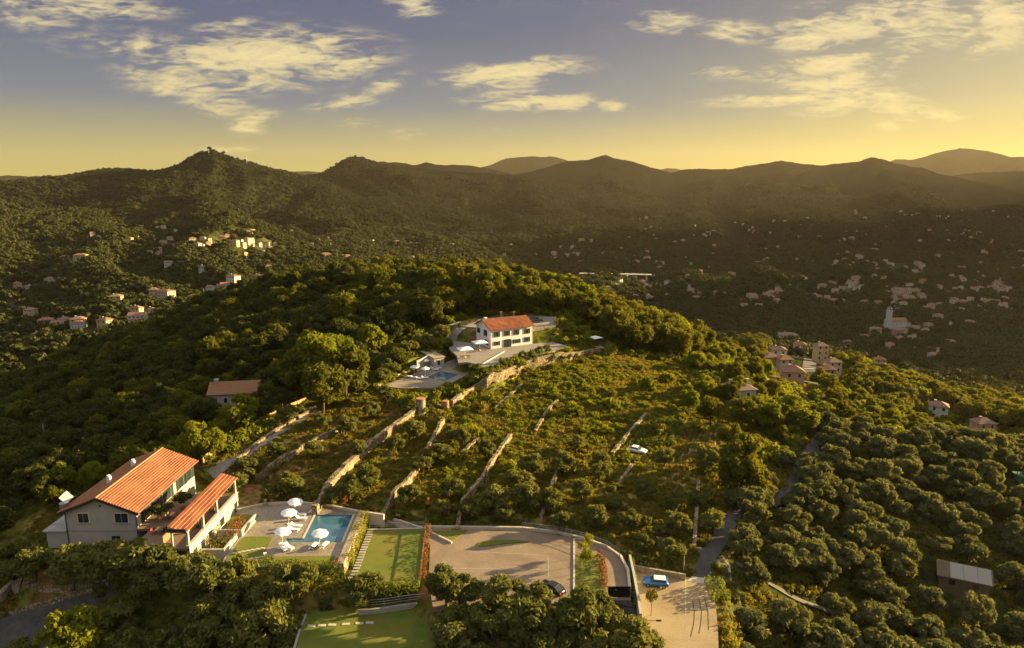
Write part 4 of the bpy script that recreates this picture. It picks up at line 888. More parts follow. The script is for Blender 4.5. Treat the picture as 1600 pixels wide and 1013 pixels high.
# old farmhouse in the trees
fb = P(328, 640, 43.5)
house('old_farmhouse', 'old stone farmhouse half hidden by dark trees left of the big oak', fb, R(12), 9.5, 11.0, 4.2, 1.9, plaster, tile_old, 'gable', [('f', 2.4, 1.6, NS), ('f', 6.5, 1.6, NS)], [(2.2, 5.0, .8, 2.7)]) if False else None
t = house('old_farmhouse', 'old stone farmhouse half hidden by dark trees left of the big oak', (fb[0], fb[1]+0, fb[2]), R(100-90), 14, 8.0, 4.0, 2.0, plaster, tile_old, 'gable', [('l', 2.4, 1.6, NS), ('l', 5.5, 1.6, NS), ('f', 4, 1.6, NS)], [(1.2, 4.0, .9, 2.8)])
# round towers
def tower(label, loc, r, h, m_, capm):
    t = thing('round_tower', label, 'tower', loc, group='round stone towers above the terraces'); b = MB(); b.cyl((0,0,-.8), r*1.04, h+.8, 20, r); b.build('wall', m_, t)
    b = MB(); b.cyl((0,0,h), r*1.08, .22, 20); b.build('rim', capm, t); return t
for (px, py, r_, h_, lb, m_) in [(658,648,1.05,3.9,'left taller cylindrical stone tower at the head of the terrace walls', stone2), (697,641,.75,2.2,'right smaller round tower of orange stone', mat('orange_stone', (.42,.22,.10), (.34,.17,.08), 2, .9, .8, 3, kind='voronoi'))]:
    g = G(px, py); tower(lb, g, r_, h_, m_, pot_m)
# shed in the right grove
sg = G(1466, 917); t = house('grove_shed', 'brown shed with pale sheet roof and skylight in the right olive grove', (sg[0], sg[1], sg[2]), R(-26), 7.6, 4.8, 2.6, 1.4, mat('brown_plaster', (.13,.095,.06), (.10,.075,.05), 1, .9), mat('tan_sheet_roof', (.15,.10,.06), (.11,.075,.05), 1, .7), 'gable', [('f', 2.0, 1.1, dict(w=.8, h=.8, shutters=False, frm=black)), ('f', 5.6, 1.1, dict(w=.7, h=.7, shutters=False, frm=black))])
pl2 = MB(); s_ = 1.4/2.4
for k in range(3): 
    x0_, x1_ = 1.6+k*2.1, 1.6+k*2.1+2.03; pl2.add([(x0_,3.0,4.2-s_*.25+.28),(x1_,3.0,4.2-s_*.25+.28),(x1_,5.8,4.2-s_*3.05+.28),(x0_,5.8,4.2-s_*3.05+.28)]*1, [(0,1,2,3)]) if False else pl2.add([(x0_,-.45,2.6-s_*.45+.27),(x1_,-.45,2.6-s_*.45+.27),(x1_,2.25,2.6+s_*2.25+.27),(x0_,2.25,2.6+s_*2.25+.27),(x0_,-.45,2.6-s_*.45+.22),(x1_,-.45,2.6-s_*.45+.22),(x1_,2.25,2.6+s_*2.25+.22),(x0_,2.25,2.6+s_*2.25+.22)], [(0,1,2,3),(4,5,1,0),(5,6,2,1),(6,7,3,2),(7,4,0,3)])
pl2.build('roof_panels', mat('pale_panel', (.27,.25,.21), rough=.45), t)
# ------------------------------------------------------------------ umbrellas, loungers up at the house
for i, (q, z, lb, r_) in enumerate([((749.7,547.5), 52.2, 'large square white parasol at the left corner of the white house', 2.9), ((726.5,558.5), 52.2, 'large square white parasol above the upper pool house', 2.9), ((930,537.5), 50.6, 'square white parasol on the round stone platform right of the white house', 2.5)]):
    if i == 0: p0 = parasol(lb, 'square white parasols near the white house', 2.9, 2.5, sq=True)
    o = p0 if i == 0 else copy_tree(p0); put(o, P(*q, z), .35 if i < 2 else .6, lb, r_/2.9)
g_ = P(936, 541, 50.3); b = MB(); b.cyl((0,0,-3.2), 2.6, 3.2, 24); b.cyl((0,0,0), 2.75, .12, 24); o = b.build('stone_platform', stone2); o.location = g_; tag(o, 'round stone platform under the right square parasol', 'platform')
for (q, lb) in (((752,549),'dark dining table under the parasol beside the white house'), ((727,560),'dark dining table under the parasol above the pool house')):
    t = dining_table(lb, P(*q, 52.2), .5); t['group'] = 'tables in the courtyard'; t.scale = (1.8, 1.4, 1)
UL = [(665,574.5), (676.6,571), (647.3,585), (664.4,587.5)]
ULn = ['back left', 'back right', 'front left', 'front right']
for i, q in enumerate(UL):
    if i == 0: p1 = parasol('x', 'white parasols by the upper pool', 1.25, 2.1)
    o = p1 if i == 0 else copy_tree(p1); put(o, P(*q, 48.7), i*.3, ULn[i]+' of the four white parasols at the upper pool')
for i, q in enumerate([(672,577),(677,575.3),(682,573.4),(687,571.5),(680,579),(685,577),(640,590),(647,591.5),(655,593),(664,592)]):
    o = copy_tree(lng0); o['group'] = 'white sun loungers by the upper pool'
    put(o, P(*q, 48.7), .25, ['first', 'second', 'third', 'fourth', 'fifth', 'sixth'][i]+' white lounger from the left in the row behind the upper pool' if i < 6 else ['first', 'second', 'third', 'fourth'][i-6]+' white lounger from the left in the row left of the upper pool')
# ------------------------------------------------------------------ cars
def car(label, loc, rz, paint, roofm, kind='hatch', L_=3.9, W_=1.68):
    t = thing('parked_car', label, 'car', loc, rz)
    if kind == 'hatch': prof = [(-1.95,.35),(-1.93,.70),(-1.78,.88),(-.85,.96),(1.45,1.0),(1.82,.92),(1.93,.62),(1.93,.33)]; cab = [(-.85,.95),(-.30,1.36),(1.40,1.38),(1.62,.98)]
    elif kind == 'suv': prof = [(-2.35,.42),(-2.33,.85),(-2.15,1.02),(-1.0,1.12),(1.9,1.12),(2.2,1.08),(2.33,.75),(2.33,.42)]; cab = [(-.95,1.1),(-.35,1.66),(1.85,1.68),(2.2,1.1)]
    else: prof = [(-2.2,.32),(-2.18,.62),(-2.0,.80),(-1.0,.93),(1.3,.97),(1.9,.92),(2.15,.70),(2.15,.32)]; cab = [(-.95,.93),(-.2,1.36),(1.0,1.38),(1.75,.95)]
    hw = W_/2; V_, n = [], len(prof)
    for s_, k_ in ((-1, .94), (-1, 1), (1, 1), (1, .94)):
        for (x, z) in prof: V_.append((x*(k_ if abs(k_-1) > .01 else 1), s_*hw*(1 if k_ == 1 else 1), z))
    b = MB(); ys = [-hw, -hw*.93, hw*.93, hw]; V_ = []
    for j, y in enumerate(ys):
        for (x, z) in prof: f = .975 if j in (0, 3) else 1.0; V_.append((x*f, y, (z-.6)*(.93 if j in (0, 3) else 1)+.6 if z > .5 else z))
    F_ = [(j*n+i, j*n+(i+1)%n, (j+1)*n+(i+1)%n, (j+1)*n+i) for j in range(3) for i in range(n)]+[tuple(range(n))[::-1], tuple(range(3*n, 4*n))]
    b.add(V_, F_); b.build('body', paint, t, True)
    c4 = cab; b = MB(); w0, w1 = hw*.93, hw*.76; V_ = []
    for s_ in (-1, 1): V_ += [(c4[0][0], s_*w0, c4[0][1]), (c4[1][0], s_*w1, c4[1][1]-.03), (c4[2][0], s_*w1, c4[2][1]-.03), (c4[3][0], s_*w0, c4[3][1])]
    b.add(V_, [(0,1,2,3),(7,6,5,4),(0,4,5,1),(1,5,6,2),(2,6,7,3)]); b.build('windows', glassm, t)
    b = MB(); b.box(((c4[1][0]+c4[2][0])/2, 0, (c4[1][1]+c4[2][1])/2+.0), (c4[2][0]-c4[1][0]+.12, w1*2+.04, .09), taper=.93); b.build('roof', roofm, t)
    b = MB()
    for s_ in (-1, 1):
        for (xa, za, xb, zb) in ((c4[0][0], c4[0][1], c4[1][0], c4[1][1]), (.45, .97, .45, c4[1][1]), (c4[3][0], c4[3][1], c4[2][0], c4[2][1])):
            b.tube([(xa, s_*w0*1.0, za), (xb, s_*w1*1.02, zb)], .04, 4)
    b.build('pillars', paint, t)
    wr = .31 if kind != 'suv' else .37; wx = (prof[0][0]+.72, prof[-1][0]-.68)
    for x in wx:
        for s_ in (-1, 1):
            q = MB(); q.cyl((0,0,-.1), wr, .2, 18); o = q.build('wheel', rubber, t); o.location = (x, s_*(hw-.08), wr); o.rotation_euler.x = math.pi/2
            q = MB(); q.cyl((0,0,-.115), wr*.6, .23, 12); q.build('rim', steel, o)
    for s_ in (-1, 1):
        q = MB(); q.box((prof[1][0]+.06, s_*hw*.68, .68 if kind != 'suv' else .85), (.12,.28,.16)); q.build('headlight', whitep, t)
        q = MB(); q.box((prof[-2][0]-.02, s_*hw*.78, .75 if kind != 'suv' else .95), (.08,.18,.22)); q.build('tail_light', red_m, t)
        q = MB(); q.box((c4[0][0]+.25, s_*(hw+.08), 1.0 if kind != 'suv' else 1.2), (.12,.16,.1)); q.build('mirror', paint, t)
    b = MB(); b.box((prof[0][0]+.02,0,.45), (.12,W_*.86,.16)); b.box((prof[-1][0]-.02,0,.45), (.12,W_*.86,.16)); b.build('bumper', black, t)
    return t
def paintm(n, c_, mt=.3): return mat(n, c_, rough=.28, metal=mt, spec=.6)
car('small light blue hatchback with white roof in the sunlit lower yard', P(1024.5, 914.5, 38.0), R(-9), paintm('blue_paint', (.03,.16,.42)), whitep)
car('dark car partly under an olive tree in the car park', P(862, 924, 40.5), R(-42), paintm('black_paint', (.015,.013,.013)), paintm('black_paint', (0,0,0)), 'sedan')
car('dark off road car parked behind the white house', P(838, 503.5, 56.2), R(175), paintm('grey_paint', (.04,.045,.05)), paintm('grey_paint', (0,0,0)), 'suv')
wg = G(995, 707); t = car('white car covered in dust beside the shaded vegetable plots', wg, R(150), whitep, whitep, 'sedan')
# ------------------------------------------------------------------ railings
def railing(label, pts, h=1.05, wires=3, step=2.2, grp='wire railings'):
    t = thing('railing', label, 'railing', pts[0], group=grp); o3 = Vector(pts[0]); pp = densify(pts, step)
    for q in pp: b = MB(); v = Vector(q)-o3; b.box((v.x, v.y, v.z+h/2), (.07,.07,h)); b.build('post', steel, t)
    b = MB()
    for k in range(wires): b.tube([Vector(q)-o3+Vector((0,0,h*(k+1)/wires-.03)) for q in pp], .022 if k < wires-1 else .035, 4)
    b.build('rail', steel, t)
railing('wire railing curving along the back of the car park', [P(a, b, 40.95) for a, b in [(816,825),(870,831.5),(915,842),(948,854),(968,868)]])
railing('wire railing at the far end of the mown lawn', [P(a, b, 41.1) for a, b in [(577,826),(620,825),(662,824)]])
railing('wire railing above the shaded lower lawn', [P(a, b, 38.7) for a, b in [(560,951),(600,947),(640,941),(680,937)]], 1.2)
railing('wire railing in front of the upper pool terrace', [P(a, b, 48.95) for a, b in [(622,606.8),(650,606.7),(680,606.3)]], 1.0)
# timber screen with creeper beside the mown lawn
a_, b_ = P(666,828,40.9), P(656.5,912,40.9)
d_ = Vector(b_)-Vector(a_); t = thing('timber_screen', 'slanting timber screen with red creeper right of the mown lawn', 'fence', a_, math.atan2(d_.y, d_.x))
b = MB(); b.box((d_.length/2, 0, 1.05), (d_.length, .1, .12)); b.box((d_.length/2, 0, .15), (d_.length, .1, .12)); b.build('rail', wood_m, t)
for k in range(9): b = MB(); b.box((d_.length*k/8, 0, .6), (.1,.1,1.3)); b.build('post', wood_m, t)
SCREEN = (a_, b_)
# poles
def pole(label, loc, h, arm=True, m_=wood_m, r_=.12):
    t = thing('utility_pole', label, 'pole', loc); b = MB(); b.cyl((0,0,-.3), r_, h+.3, 8, r_*.7); b.build('shaft', m_, t)
    if arm: b = MB(); b.box((0,0,h-.4), (1.8,.1,.12)); b.build('crossarm', m_, t)
    return t
pole('tall utility pole at the right edge above the olive grove', gtop(1588, 699, 7.5), 7.5)
pole('small utility pole on the crest among the bright bushes', gtop(1323, 652, 6), 6, False)
pole('thin pole beside the lane among the olives', gtop(1068, 868, 3.0), 3.0, False, coping, .08)
g_ = P(1013, 1013, 37.0); g_ = gtop(1003, 968, 4.5)
t = thing('street_lamp', 'street lamp reaching over the lower yard from the trees', 'lamp', (g_[0], g_[1], g_[2])); b = MB(); b.tube([(0,0,0),(0,0,4.4),(.25,0,4.7),(1.8,0,4.75)], [.07,.05,.04,.035], 6); b.build('pole', black, t); b = MB(); b.box((2.1,0,4.74), (.7,.28,.1)); b.build('lamp_head', black, t)
# rusty shapes and odds and ends on the terraces
b = MB(); b.box((0,0,.45), (1.1,.8,.8), .3, taper=.8); o = b.build('orange_tarpaulin', pot_m); o.location = G(527, 714); tag(o, 'small orange tarpaulin heap on the terraces', 'tarpaulin')
# ------------------------------------------------------------------ foliage prototypes
lr = np.random.default_rng(11)
def leaf_quads(c, nrm, size, asp=1.6, jit=.35):
    n = len(c); nrm = nrm+lr.normal(0, jit, (n, 3)); nrm /= np.linalg.norm(nrm, axis=1)[:, None]+1e-9
    a = lr.normal(0, 1, (n, 3)); u = np.cross(nrm, a); u /= np.linalg.norm(u, axis=1)[:, None]+1e-9; v = np.cross(nrm, u)
    s_ = size*(lr.uniform(.6, 1.3, n))[:, None]; u = u*s_*.5*asp; v = v*s_*.5
    return np.stack([c-u, c-v*.9, c+u, c+v*.9], 1).reshape(-1, 3)
def crown_points(R_, zc, hz, nc, n, cr=(.32, .5), flat=.0, seed=0, cone=0):
    g = np.random.default_rng(seed); P_ = []; Nn = []
    cl = []
    for i in range(nc):
        th = 2*math.pi*(i*.618+g.uniform(-.05, .05)); zz = g.uniform(-.75, .95); rr_ = math.sqrt(max(0, 1-zz*zz))*g.uniform(.5, .98)
        if cone: rr_ *= (1-cone*(zz+1)/2)
        cl.append((R_*rr_*math.cos(th), R_*rr_*math.sin(th), zc+hz*zz*.72, R_*g.uniform(*cr)*(1-.35*cone*(zz+1)/2)))
    w = np.array([c_[3]**2 for c_ in cl]); w /= w.sum(); ci = g.choice(nc, n, p=w); C_ = np.array(cl)[ci]
    d = g.normal(0, 1, (n, 3)); d[:, 2] = d[:, 2]+.25; d /= np.linalg.norm(d, axis=1)[:, None]
    lump = (1+.2*np.sin(d[:, 0]*7+C_[:, 0]*3)*np.cos(d[:, 1]*6+C_[:, 1]*2))*g.normal(1, .13, n)
    rad = C_[:, 3]*lump*np.where(g.random(n) < .2, g.uniform(.3, .9, n), g.uniform(.88, 1.08, n))
    pts = C_[:, :3]+d*rad[:, None]*np.array([1, 1, .85*min(1.2, hz/R_)])
    keep = pts[:, 2] > zc-hz*1.0
    return pts[keep], d[keep]
def leafmesh(name, pts, nrm, size, m, asp=1.6, jit=.35):
    V_ = leaf_quads(pts, nrm, size, asp, jit); n = len(pts); me_ = bpy.data.meshes.new(name); me_.vertices.add(4*n); me_.vertices.foreach_set('co', V_.astype('f4').ravel())
    me_.loops.add(4*n); me_.loops.foreach_set('vertex_index', np.arange(4*n)); me_.polygons.add(n); me_.polygons.foreach_set('loop_start', np.arange(0, 4*n, 4)); me_.polygons.foreach_set('loop_total', np.full(n, 4))
    me_.update(); me_.materials.append(m); return me_
def trunkmesh(name, h, r_, spread, nb, seed, m=None):
    g = random.Random(seed); b = MB(); lean = (g.uniform(-.25,.25), g.uniform(-.25,.25))
    b.tube([(0,0,-.4),(lean[0]*.4,lean[1]*.4,h*.5),(lean[0],lean[1],h)], [r_*1.25, r_*.9, r_*.75], 8)
    for i in range(nb):
        a = 2*math.pi*i/nb+g.uniform(-.4,.4); q = g.uniform(.5, .9)*spread
        b.tube([(lean[0]*.8,lean[1]*.8,h*.85),(lean[0]+q*.45*math.cos(a),lean[1]+q*.45*math.sin(a),h+spread*.35),(lean[0]+q*math.cos(a),lean[1]+q*math.sin(a),h+spread*g.uniform(.6,1.0))], [r_*.55, r_*.35, r_*.1], 5)
    me_ = bpy.data.meshes.new(name); me_.from_pydata(b.v, [], b.f); me_.materials.append(m or bark); me_.update(); return me_
L_olive = leafmat('olive_leaves', (.074,.092,.027), (.188,.190,.050), .42, (1.5,1.25,.5))
L_olived = leafmat('grove_olive_leaves', (.066,.080,.034), (.165,.165,.062), .38, (1.4,1.25,.55))
L_broad = leafmat('broadleaf_leaves', (.048,.066,.010), (.152,.155,.020), .44, (1.7,1.3,.3))
L_dark = leafmat('dark_forest_leaves', (.034,.048,.012), (.085,.09,.02), .32, (1.6,1.3,.35))
L_bright = leafmat('bright_shrub_leaves', (.080,.112,.009), (.212,.216,.023), .48, (1.6,1.4,.3))
L_scrub = leafmat('scrub_leaves', (.095,.095,.018), (.235,.20,.038), .45)
L_hedge = leafmat('hedge_leaves', (.05,.075,.010), (.16,.18,.022), .38, (1.5,1.4,.3))
L_red = leafmat('red_creeper_leaves', (.13,.045,.02), (.24,.10,.035), .3, (1.3,1,.6))
L_rust = leafmat('rusty_leaves', (.30,.12,.03), (.42,.19,.05), .3, (1.2,1,.6))
L_far = leafmat('far_wood_leaves', (.034,.041,.013), (.060,.065,.018), .2)
OLV, OLD, BRD, DRK, BRT, FAR, BUSH = [], [], [], [], [], [], {}
for i in range(6):
    p_, n_ = crown_points(2.3, 3.1, 1.9, 17+i % 5, 3600, (.20, .40), seed=100+i); me1 = leafmesh('olive_crown', p_, n_, .28, L_olive, 2.2, .9); tm = trunkmesh('olive_trunk', 1.5, .24, 1.7, 4, i)
    OLV.append((me1, tm, 5.2)); m2 = me1.copy(); m2.materials[0] = L_olived; OLD.append((m2, tm, 5.2))
for i in range(6):
    p_, n_ = crown_points(4.2, 6.6, 4.1, 22+2*i, 5400, (.18, .38), seed=200+i); me1 = leafmesh('broadleaf_crown', p_, n_, .50, L_broad, 1.4, .8); tm = trunkmesh('broadleaf_trunk', 4.0, .32, 4.0, 5, 20+i)
    BRD.append((me1, tm, 11.)); m2 = me1.copy(); m2.materials[0] = L_dark; DRK.append((m2, tm, 11.)); m3 = me1.copy(); m3.materials[0] = L_bright; BRT.append((m3, tm, 11.))
for i in range(4):
    p_, n_ = crown_points(4.6, 5.6, 4.2, 9, 330, (.32, .52), seed=300+i); FAR.append(leafmesh('far_tree', p_, n_, 1.7, L_far, 1.2, .45))
for key, m_ in (('bright', L_bright), ('scrub', L_scrub), ('olive', L_olive), ('hedge', L_hedge)):
    BUSH[key] = []
    for i in range(3):
        p_, n_ = crown_points(1.0, .75, .75, 7, 420, (.35, .55), seed=400+i); BUSH[key].append(leafmesh(key+'_bush', p_, n_, .26, m_, 1.5, .6))
tuft = []
for i in range(3):
    g = np.random.default_rng(500+i); n = 70; p_ = np.c_[g.normal(0,.35,n), g.normal(0,.35,n), g.uniform(.05,.5,n)]; d = np.c_[g.normal(0,1,n), g.normal(0,1,n), g.uniform(-.1,.3,n)]
    tuft.append(leafmesh('grass_tuft', p_, d, .2, L_scrub, 2.4, .3))

def scatter(name, pts, scl, protos, label, cat, seed=1, zs=1.0):
    """one object: a point mesh that instances its prototypes"""
    n = len(pts); g = np.random.default_rng(seed); me_ = bpy.data.meshes.new(name); me_.vertices.add(n); me_.vertices.foreach_set('co', np.asarray(pts, 'f4').ravel())
    a = me_.attributes.new('scl', 'FLOAT_VECTOR', 'POINT'); s_ = np.asarray(scl)[:, None]*g.uniform(.85, 1.15, (n, 3)); a.data.foreach_set('vector', s_.astype('f4').ravel())
    a = me_.attributes.new('rot', 'FLOAT_VECTOR', 'POINT'); a.data.foreach_set('vector', np.c_[g.normal(0,.06,n), g.normal(0,.06,n), g.uniform(0, 6.28, n)].astype('f4').ravel())
    a = me_.attributes.new('pick', 'INT', 'POINT'); a.data.foreach_set('value', g.integers(0, len(protos), n).astype('i4'))
    o = link(bpy.data.objects.new(name, me_)); tag(o, label, cat, kind='stuff')
    ng = bpy.data.node_groups.new(name+'_scatter', 'GeometryNodeTree'); ng.interface.new_socket('Geometry', in_out='INPUT', socket_type='NodeSocketGeometry'); ng.interface.new_socket('Geometry', in_out='OUTPUT', socket_type='NodeSocketGeometry')
    q = ng.nodes; gi = q.new('NodeGroupInput'); go = q.new('NodeGroupOutput'); ip = q.new('GeometryNodeInstanceOnPoints'); gg = q.new('GeometryNodeGeometryToInstance')
    for m_ in protos:
        po_ = bpy.data.objects.new(name+'_source', m_); oi = q.new('GeometryNodeObjectInfo'); oi.inputs[0].default_value = po_; oi.inputs['As Instance'].default_value = True; ng.links.new(oi.outputs['Geometry'], gg.inputs[0])
    ng.links.new(gi.outputs[0], ip.inputs['Points']); ng.links.new(gg.outputs[0], ip.inputs['Instance']); ip.inputs['Pick Instance'].default_value = True
    for nm, ty, sk in (('scl', 'FLOAT_VECTOR', 'Scale'), ('rot', 'FLOAT_VECTOR', 'Rotation'), ('pick', 'INT', 'Instance Index')):
        na_ = q.new('GeometryNodeInputNamedAttribute'); na_.data_type = ty; na_.inputs[0].default_value = nm; out = [x for x in na_.outputs if x.enabled and x.name == 'Attribute'][0]
        if sk == 'Rotation':
            er = q.new('FunctionNodeEulerToRotation'); ng.links.new(out, er.inputs[0]); out = er.outputs[0]
        ng.links.new(out, ip.inputs[sk])
    ng.links.new(ip.outputs[0], go.inputs[0]); md = o.modifiers.new('scatter', 'NODES'); md.node_group = ng
    return o

# ------------------------------------------------------------------ where plants may stand
OUT_W = [w for w, z in FLATW]+[VIL]
lanes = [GRP, [G(a, b) for a, b in [(1150,880),(1185,900),(1218,922),(1255,942),(1300,957),(1324,967),(1349,1012)]], [G(a, b) for a, b in [(330,748),(360,722),(399,700),(441,672),(470,655),(494,637)]], [G(a, b) for a, b in [(706,546),(703,530),(716,517),(740,508),(770,503)]]]
lanep = np.array([q[:2] for ln in lanes for q in densify([p[:2] for p in ln], 1.0)])
wallp = np.array([q[:2] for k_, (pts, h) in WALLS.items() for q in densify([gtop(a, b, h)[:2] for a, b in pts], 1.0)]+[q[:2] for q in densify([gtop(a, b, 1.9)[:2] for a, b in [(706,625),(742,601),(778,583),(820,565),(885,551),(940,543)]], 1.)])
LR_ = dpoly([(-40,955),(40,945),(172,906),(195,925),(150,955),(90,1013),(60,1050),(-40,1050)], 35)
sheds = np.array([sg[:2], (sg[0]+4, sg[1]+1), (sg[0]+8, sg[1]-2), (fb[0]+5, fb[1]+5), (fb[0]+10, fb[1]+5)])
def free(x, y, r_=1.5, lane=2.0, wl=0.0):
    ok = np.ones(len(x), bool)
    for w in OUT_W: ok &= sdist(w, x, y) > r_
    ok &= sdist(LR_, x, y) > r_*.5
    for i in range(0, len(lanep), 200): ok &= (np.hypot(x[:, None]-lanep[None, i:i+200, 0], y[:, None]-lanep[None, i:i+200, 1]).min(1) > lane+r_*.4)
    ok &= np.hypot(x[:, None]-sheds[None, :, 0], y[:, None]-sheds[None, :, 1]).min(1) > 4+r_
    if wl: ok &= np.hypot(x[:, None]-wallp[None, :, 0], y[:, None]-wallp[None, :, 1]).min(1) > wl
    return ok
def grid(x0, x1, y0, y1, s_, seed, jit=.42):
    g = np.random.default_rng(seed); xs = np.arange(x0, x1, s_); ys = np.arange(y0, y1, s_*.9); X_, Y_ = np.meshgrid(xs, ys); X_ = X_+(np.arange(len(ys)) % 2)[:, None]*s_*.5
    X_ = X_+g.uniform(-jit, jit, X_.shape)*s_; Y_ = Y_+g.uniform(-jit, jit, Y_.shape)*s_; return X_.ravel(), Y_.ravel()
def inpx(pl, x, y, z=None):
    z = Hq(x, y) if z is None else z; px, py, _ = proj(x, y, z); return sdist(pl, px, py) < 0
def visible(x, y, ztop):
    n = len(x); ok = np.ones(n, bool); ts = np.linspace(.25, .985, 46)
    for t_ in ts:
        ok &= (CAMZ+(ztop-CAMZ)*t_) > Hq(x*t_, y*t_)-.3
    px, py, _ = proj(x, y, ztop); return ok & (px > -25) & (px < 1625) & (py < 1060)
TERR = [(330,760),(399,700),(495,640),(560,612),(600,612),(650,655),(700,640),(780,590),(850,565),(940,550),(1060,570),(1140,640),(1200,690),(1160,785),(1090,885),(985,880),(900,835),(660,815),(560,795),(470,785),(360,800)]
OLR = [(1170,790),(1215,730),(1290,672),(1400,690),(1600,712),(1800,712),(1900,1200),(1120,1200),(1125,975),(1150,935),(1150,870)]
ESTATE = [(560,600),(600,560),(640,540),(690,512),(720,498),(890,494),(925,520),(955,550),(850,570),(700,648),(600,640)]
FOREG = [(-200,850),(100,850),(230,880),(345,890),(560,925),(660,915),(700,935),(980,965),(1010,1060),(1010,1400),(-200,1400)]
HOUSEGAP = [(1195,535),(1300,540),(1312,604),(1250,606),(1200,598)]
# individually placed olives: crown centre px, py, crown diameter in px
MAN = [(20,872,50),(56,875,48),(116,878,60),(175,872,52),(216,872,58),(255,872,50),(300,886,66),(330,893,62),(373,896,50),(457,904,56),(416,938,74),(365,930,62),(334,955,74),(427,975,76),(387,985,62),(569,915,52),(689,908,46),(711,968,54),(699,916,48),(729,920,42),
 (789,926,60),(838,934,50),(771,960,70),(825,974,70),(705,990,56),(909,950,72),(939,945,50),(918,1002,60),(990,986,66),(735,998,62),(1012,1000,40),(866,985,56),(259,1000,52),(300,1008,60),(206,1004,56),(480,890,30),(150,885,50),(235,905,46),(30,1012,40)]
TERRT = [(453,748,45),(387,724,45),(369,748,42),(450,646,35),(540,661,40),(504,655,30),(582,637,32),(603,613,32),(489,697,36),(648,667,42),(576,742,48),(546,760,46),(684,703,46),(705,676,30),(723,679,30),(708,757,40),(735,792,40),(810,748,48),(774,772,52),(828,772,50),(516,772,38),
 (829,724,45),(883,718,44),(861,778,46),(880,812,40),(940,715,40),(937,737,36),(934,803,46),(984,806,42),(1009,812,22),(1038,712,36),(1104,712,46),(1054,778,42),(1060,816,46),(1038,825,30),(1114,812,42),(1050,854,42),(1006,844,36),(975,862,28),(1196,759,40),(1150,775,40),
 (620,690,34),(660,720,36),(760,700,34),(790,800,36),(690,790,34),(640,770,36),(1010,760,36),(960,780,34),(1090,775,34),(910,760,40),(900,690,34),(1140,735,40),(430,700,34),(560,700,32),(420,770,34)]
def crown_base(px, py, d, hc=3.1, dia=4.7):
    g = G(px, py) or (0, 100, 40)
    for _ in range(3):
        Z = float(proj(*g)[2]); sc = d*Z/FPX/dia; g = G(px, py+hc*sc*cp*FPX/Z)
    return (*g, sc)
trees = []      # x, y, z, scale, proto set, variant, kind, zone
tr = random.Random(5)
for (px, py, d) in MAN: x, y, z, s_ = crown_base(px, py, d*1.12); trees.append([x, y, z, min(s_, 2.0), 'OLV', 'fore'])
for (px, py, d) in TERRT: x, y, z, s_ = crown_base(px, py, d*.86); trees.append([x, y, z, min(s_, 1.5), 'OLV', 'terr'])
X_, Y_ = grid(30, 190, 40, 190, 5.3, 21); k = inpx(OLR, X_, Y_) & free(X_, Y_, 1.6, .7); g = np.random.default_rng(8)
for x, y in zip(X_[k], Y_[k]): trees.append([x, y, float(Hq(x, y)), g.uniform(.85, 1.3), 'OLD', 'grove'])
X_, Y_ = grid(-90, 30, 55, 110, 5.6, 22); mt = np.array([t[:2] for t in trees]); k = inpx(FOREG, X_, Y_) & free(X_, Y_, 2.8, 1.8)
k &= np.hypot(X_[:, None]-mt[None, :, 0], Y_[:, None]-mt[None, :, 1]).min(1) > 3.9
for x, y in zip(X_[k], Y_[k]): trees.append([x, y, float(Hq(x, y)), g.uniform(.85, 1.25), 'OLV', 'fore'])
# olives left of the upper pool
for (px, py, d) in [(590,560,34),(610,572,30),(640,545,34),(665,530,34),(690,520,26),(598,585,26),(560,600,26),(700,535,20)]: x, y, z, s_ = crown_base(px, py, d); trees.append([x, y, z, min(s_, 1.5), 'OLV', 'pool'])
# forest
allx = np.array([t[:2] for t in trees])
X_, Y_ = grid(-330, 330, 90, 460, 7.0, 31); Zg = Hq(X_, Y_); px, py, dd = proj(X_, Y_, Zg)
k = (np.hypot(X_, Y_) < 455) & (np.abs(np.arctan2(X_, Y_)) < R(45)) & free(X_, Y_, 4.0, 2.5)
for pl in (TERR, OLR, FOREG, ESTATE): k &= ~(sdist(pl, px, py) < 3)
k &= ~((Y_ < 135) & (X_ > -85)) & ~((X_ > 20) & (Y_ < 150)); k &= np.hypot(X_[:, None]-allx[None, :, 0], Y_[:, None]-allx[None, :, 1]).min(1) > 4.5
k &= sdist(HOUSEGAP, px, py) > 2
for hx, hy, _z in [G(a, b_, 240) for a, b_ in [(1228,586),(1217,562),(1232,540),(1284,570),(1293,603),(1240,604),(1262,590),(1206,582),(1250,558),(1304,590),(1465,655),(1541,684)]]:
    dx, dy = X_-hx, Y_-hy; L0 = math.hypot(hx, hy); al = (dx*hx+dy*hy)/L0; pe = np.abs(-dx*hy+dy*hx)/L0; k &= ~((pe < 9) & (al < 16) & (al > -48))
k &= ~((X_ > -72) & (X_ < -60) & (Y_ > 130) & (Y_ < 165))
for x, y, a, b_, z in zip(X_[k], Y_[k], px[k], py[k], Zg[k]):
    right = a > 930 and b_ > 500; lowr = a > 1080 and Y_ is not None and y < 260
    if lowr: s_ = g.uniform(.38, .62); ps = 'BRT' if g.random() < .35 else 'BRD'
    elif x > 0: s_ = g.uniform(.75, 1.15); ps = 'BRD' if g.random() < .8 else 'BRT'
    elif x > -60 and y > 225: s_ = g.uniform(.85, 1.3); ps = 'BRD' if g.random() < .75 else 'DRK'
    else: s_ = g.uniform(.65, 1.15); ps = 'DRK' if g.random() < .75 else 'BRD'
    if y < 200 and x < -40: s_ *= .75
    trees.append([x, y, z, s_, ps, 'forest'])
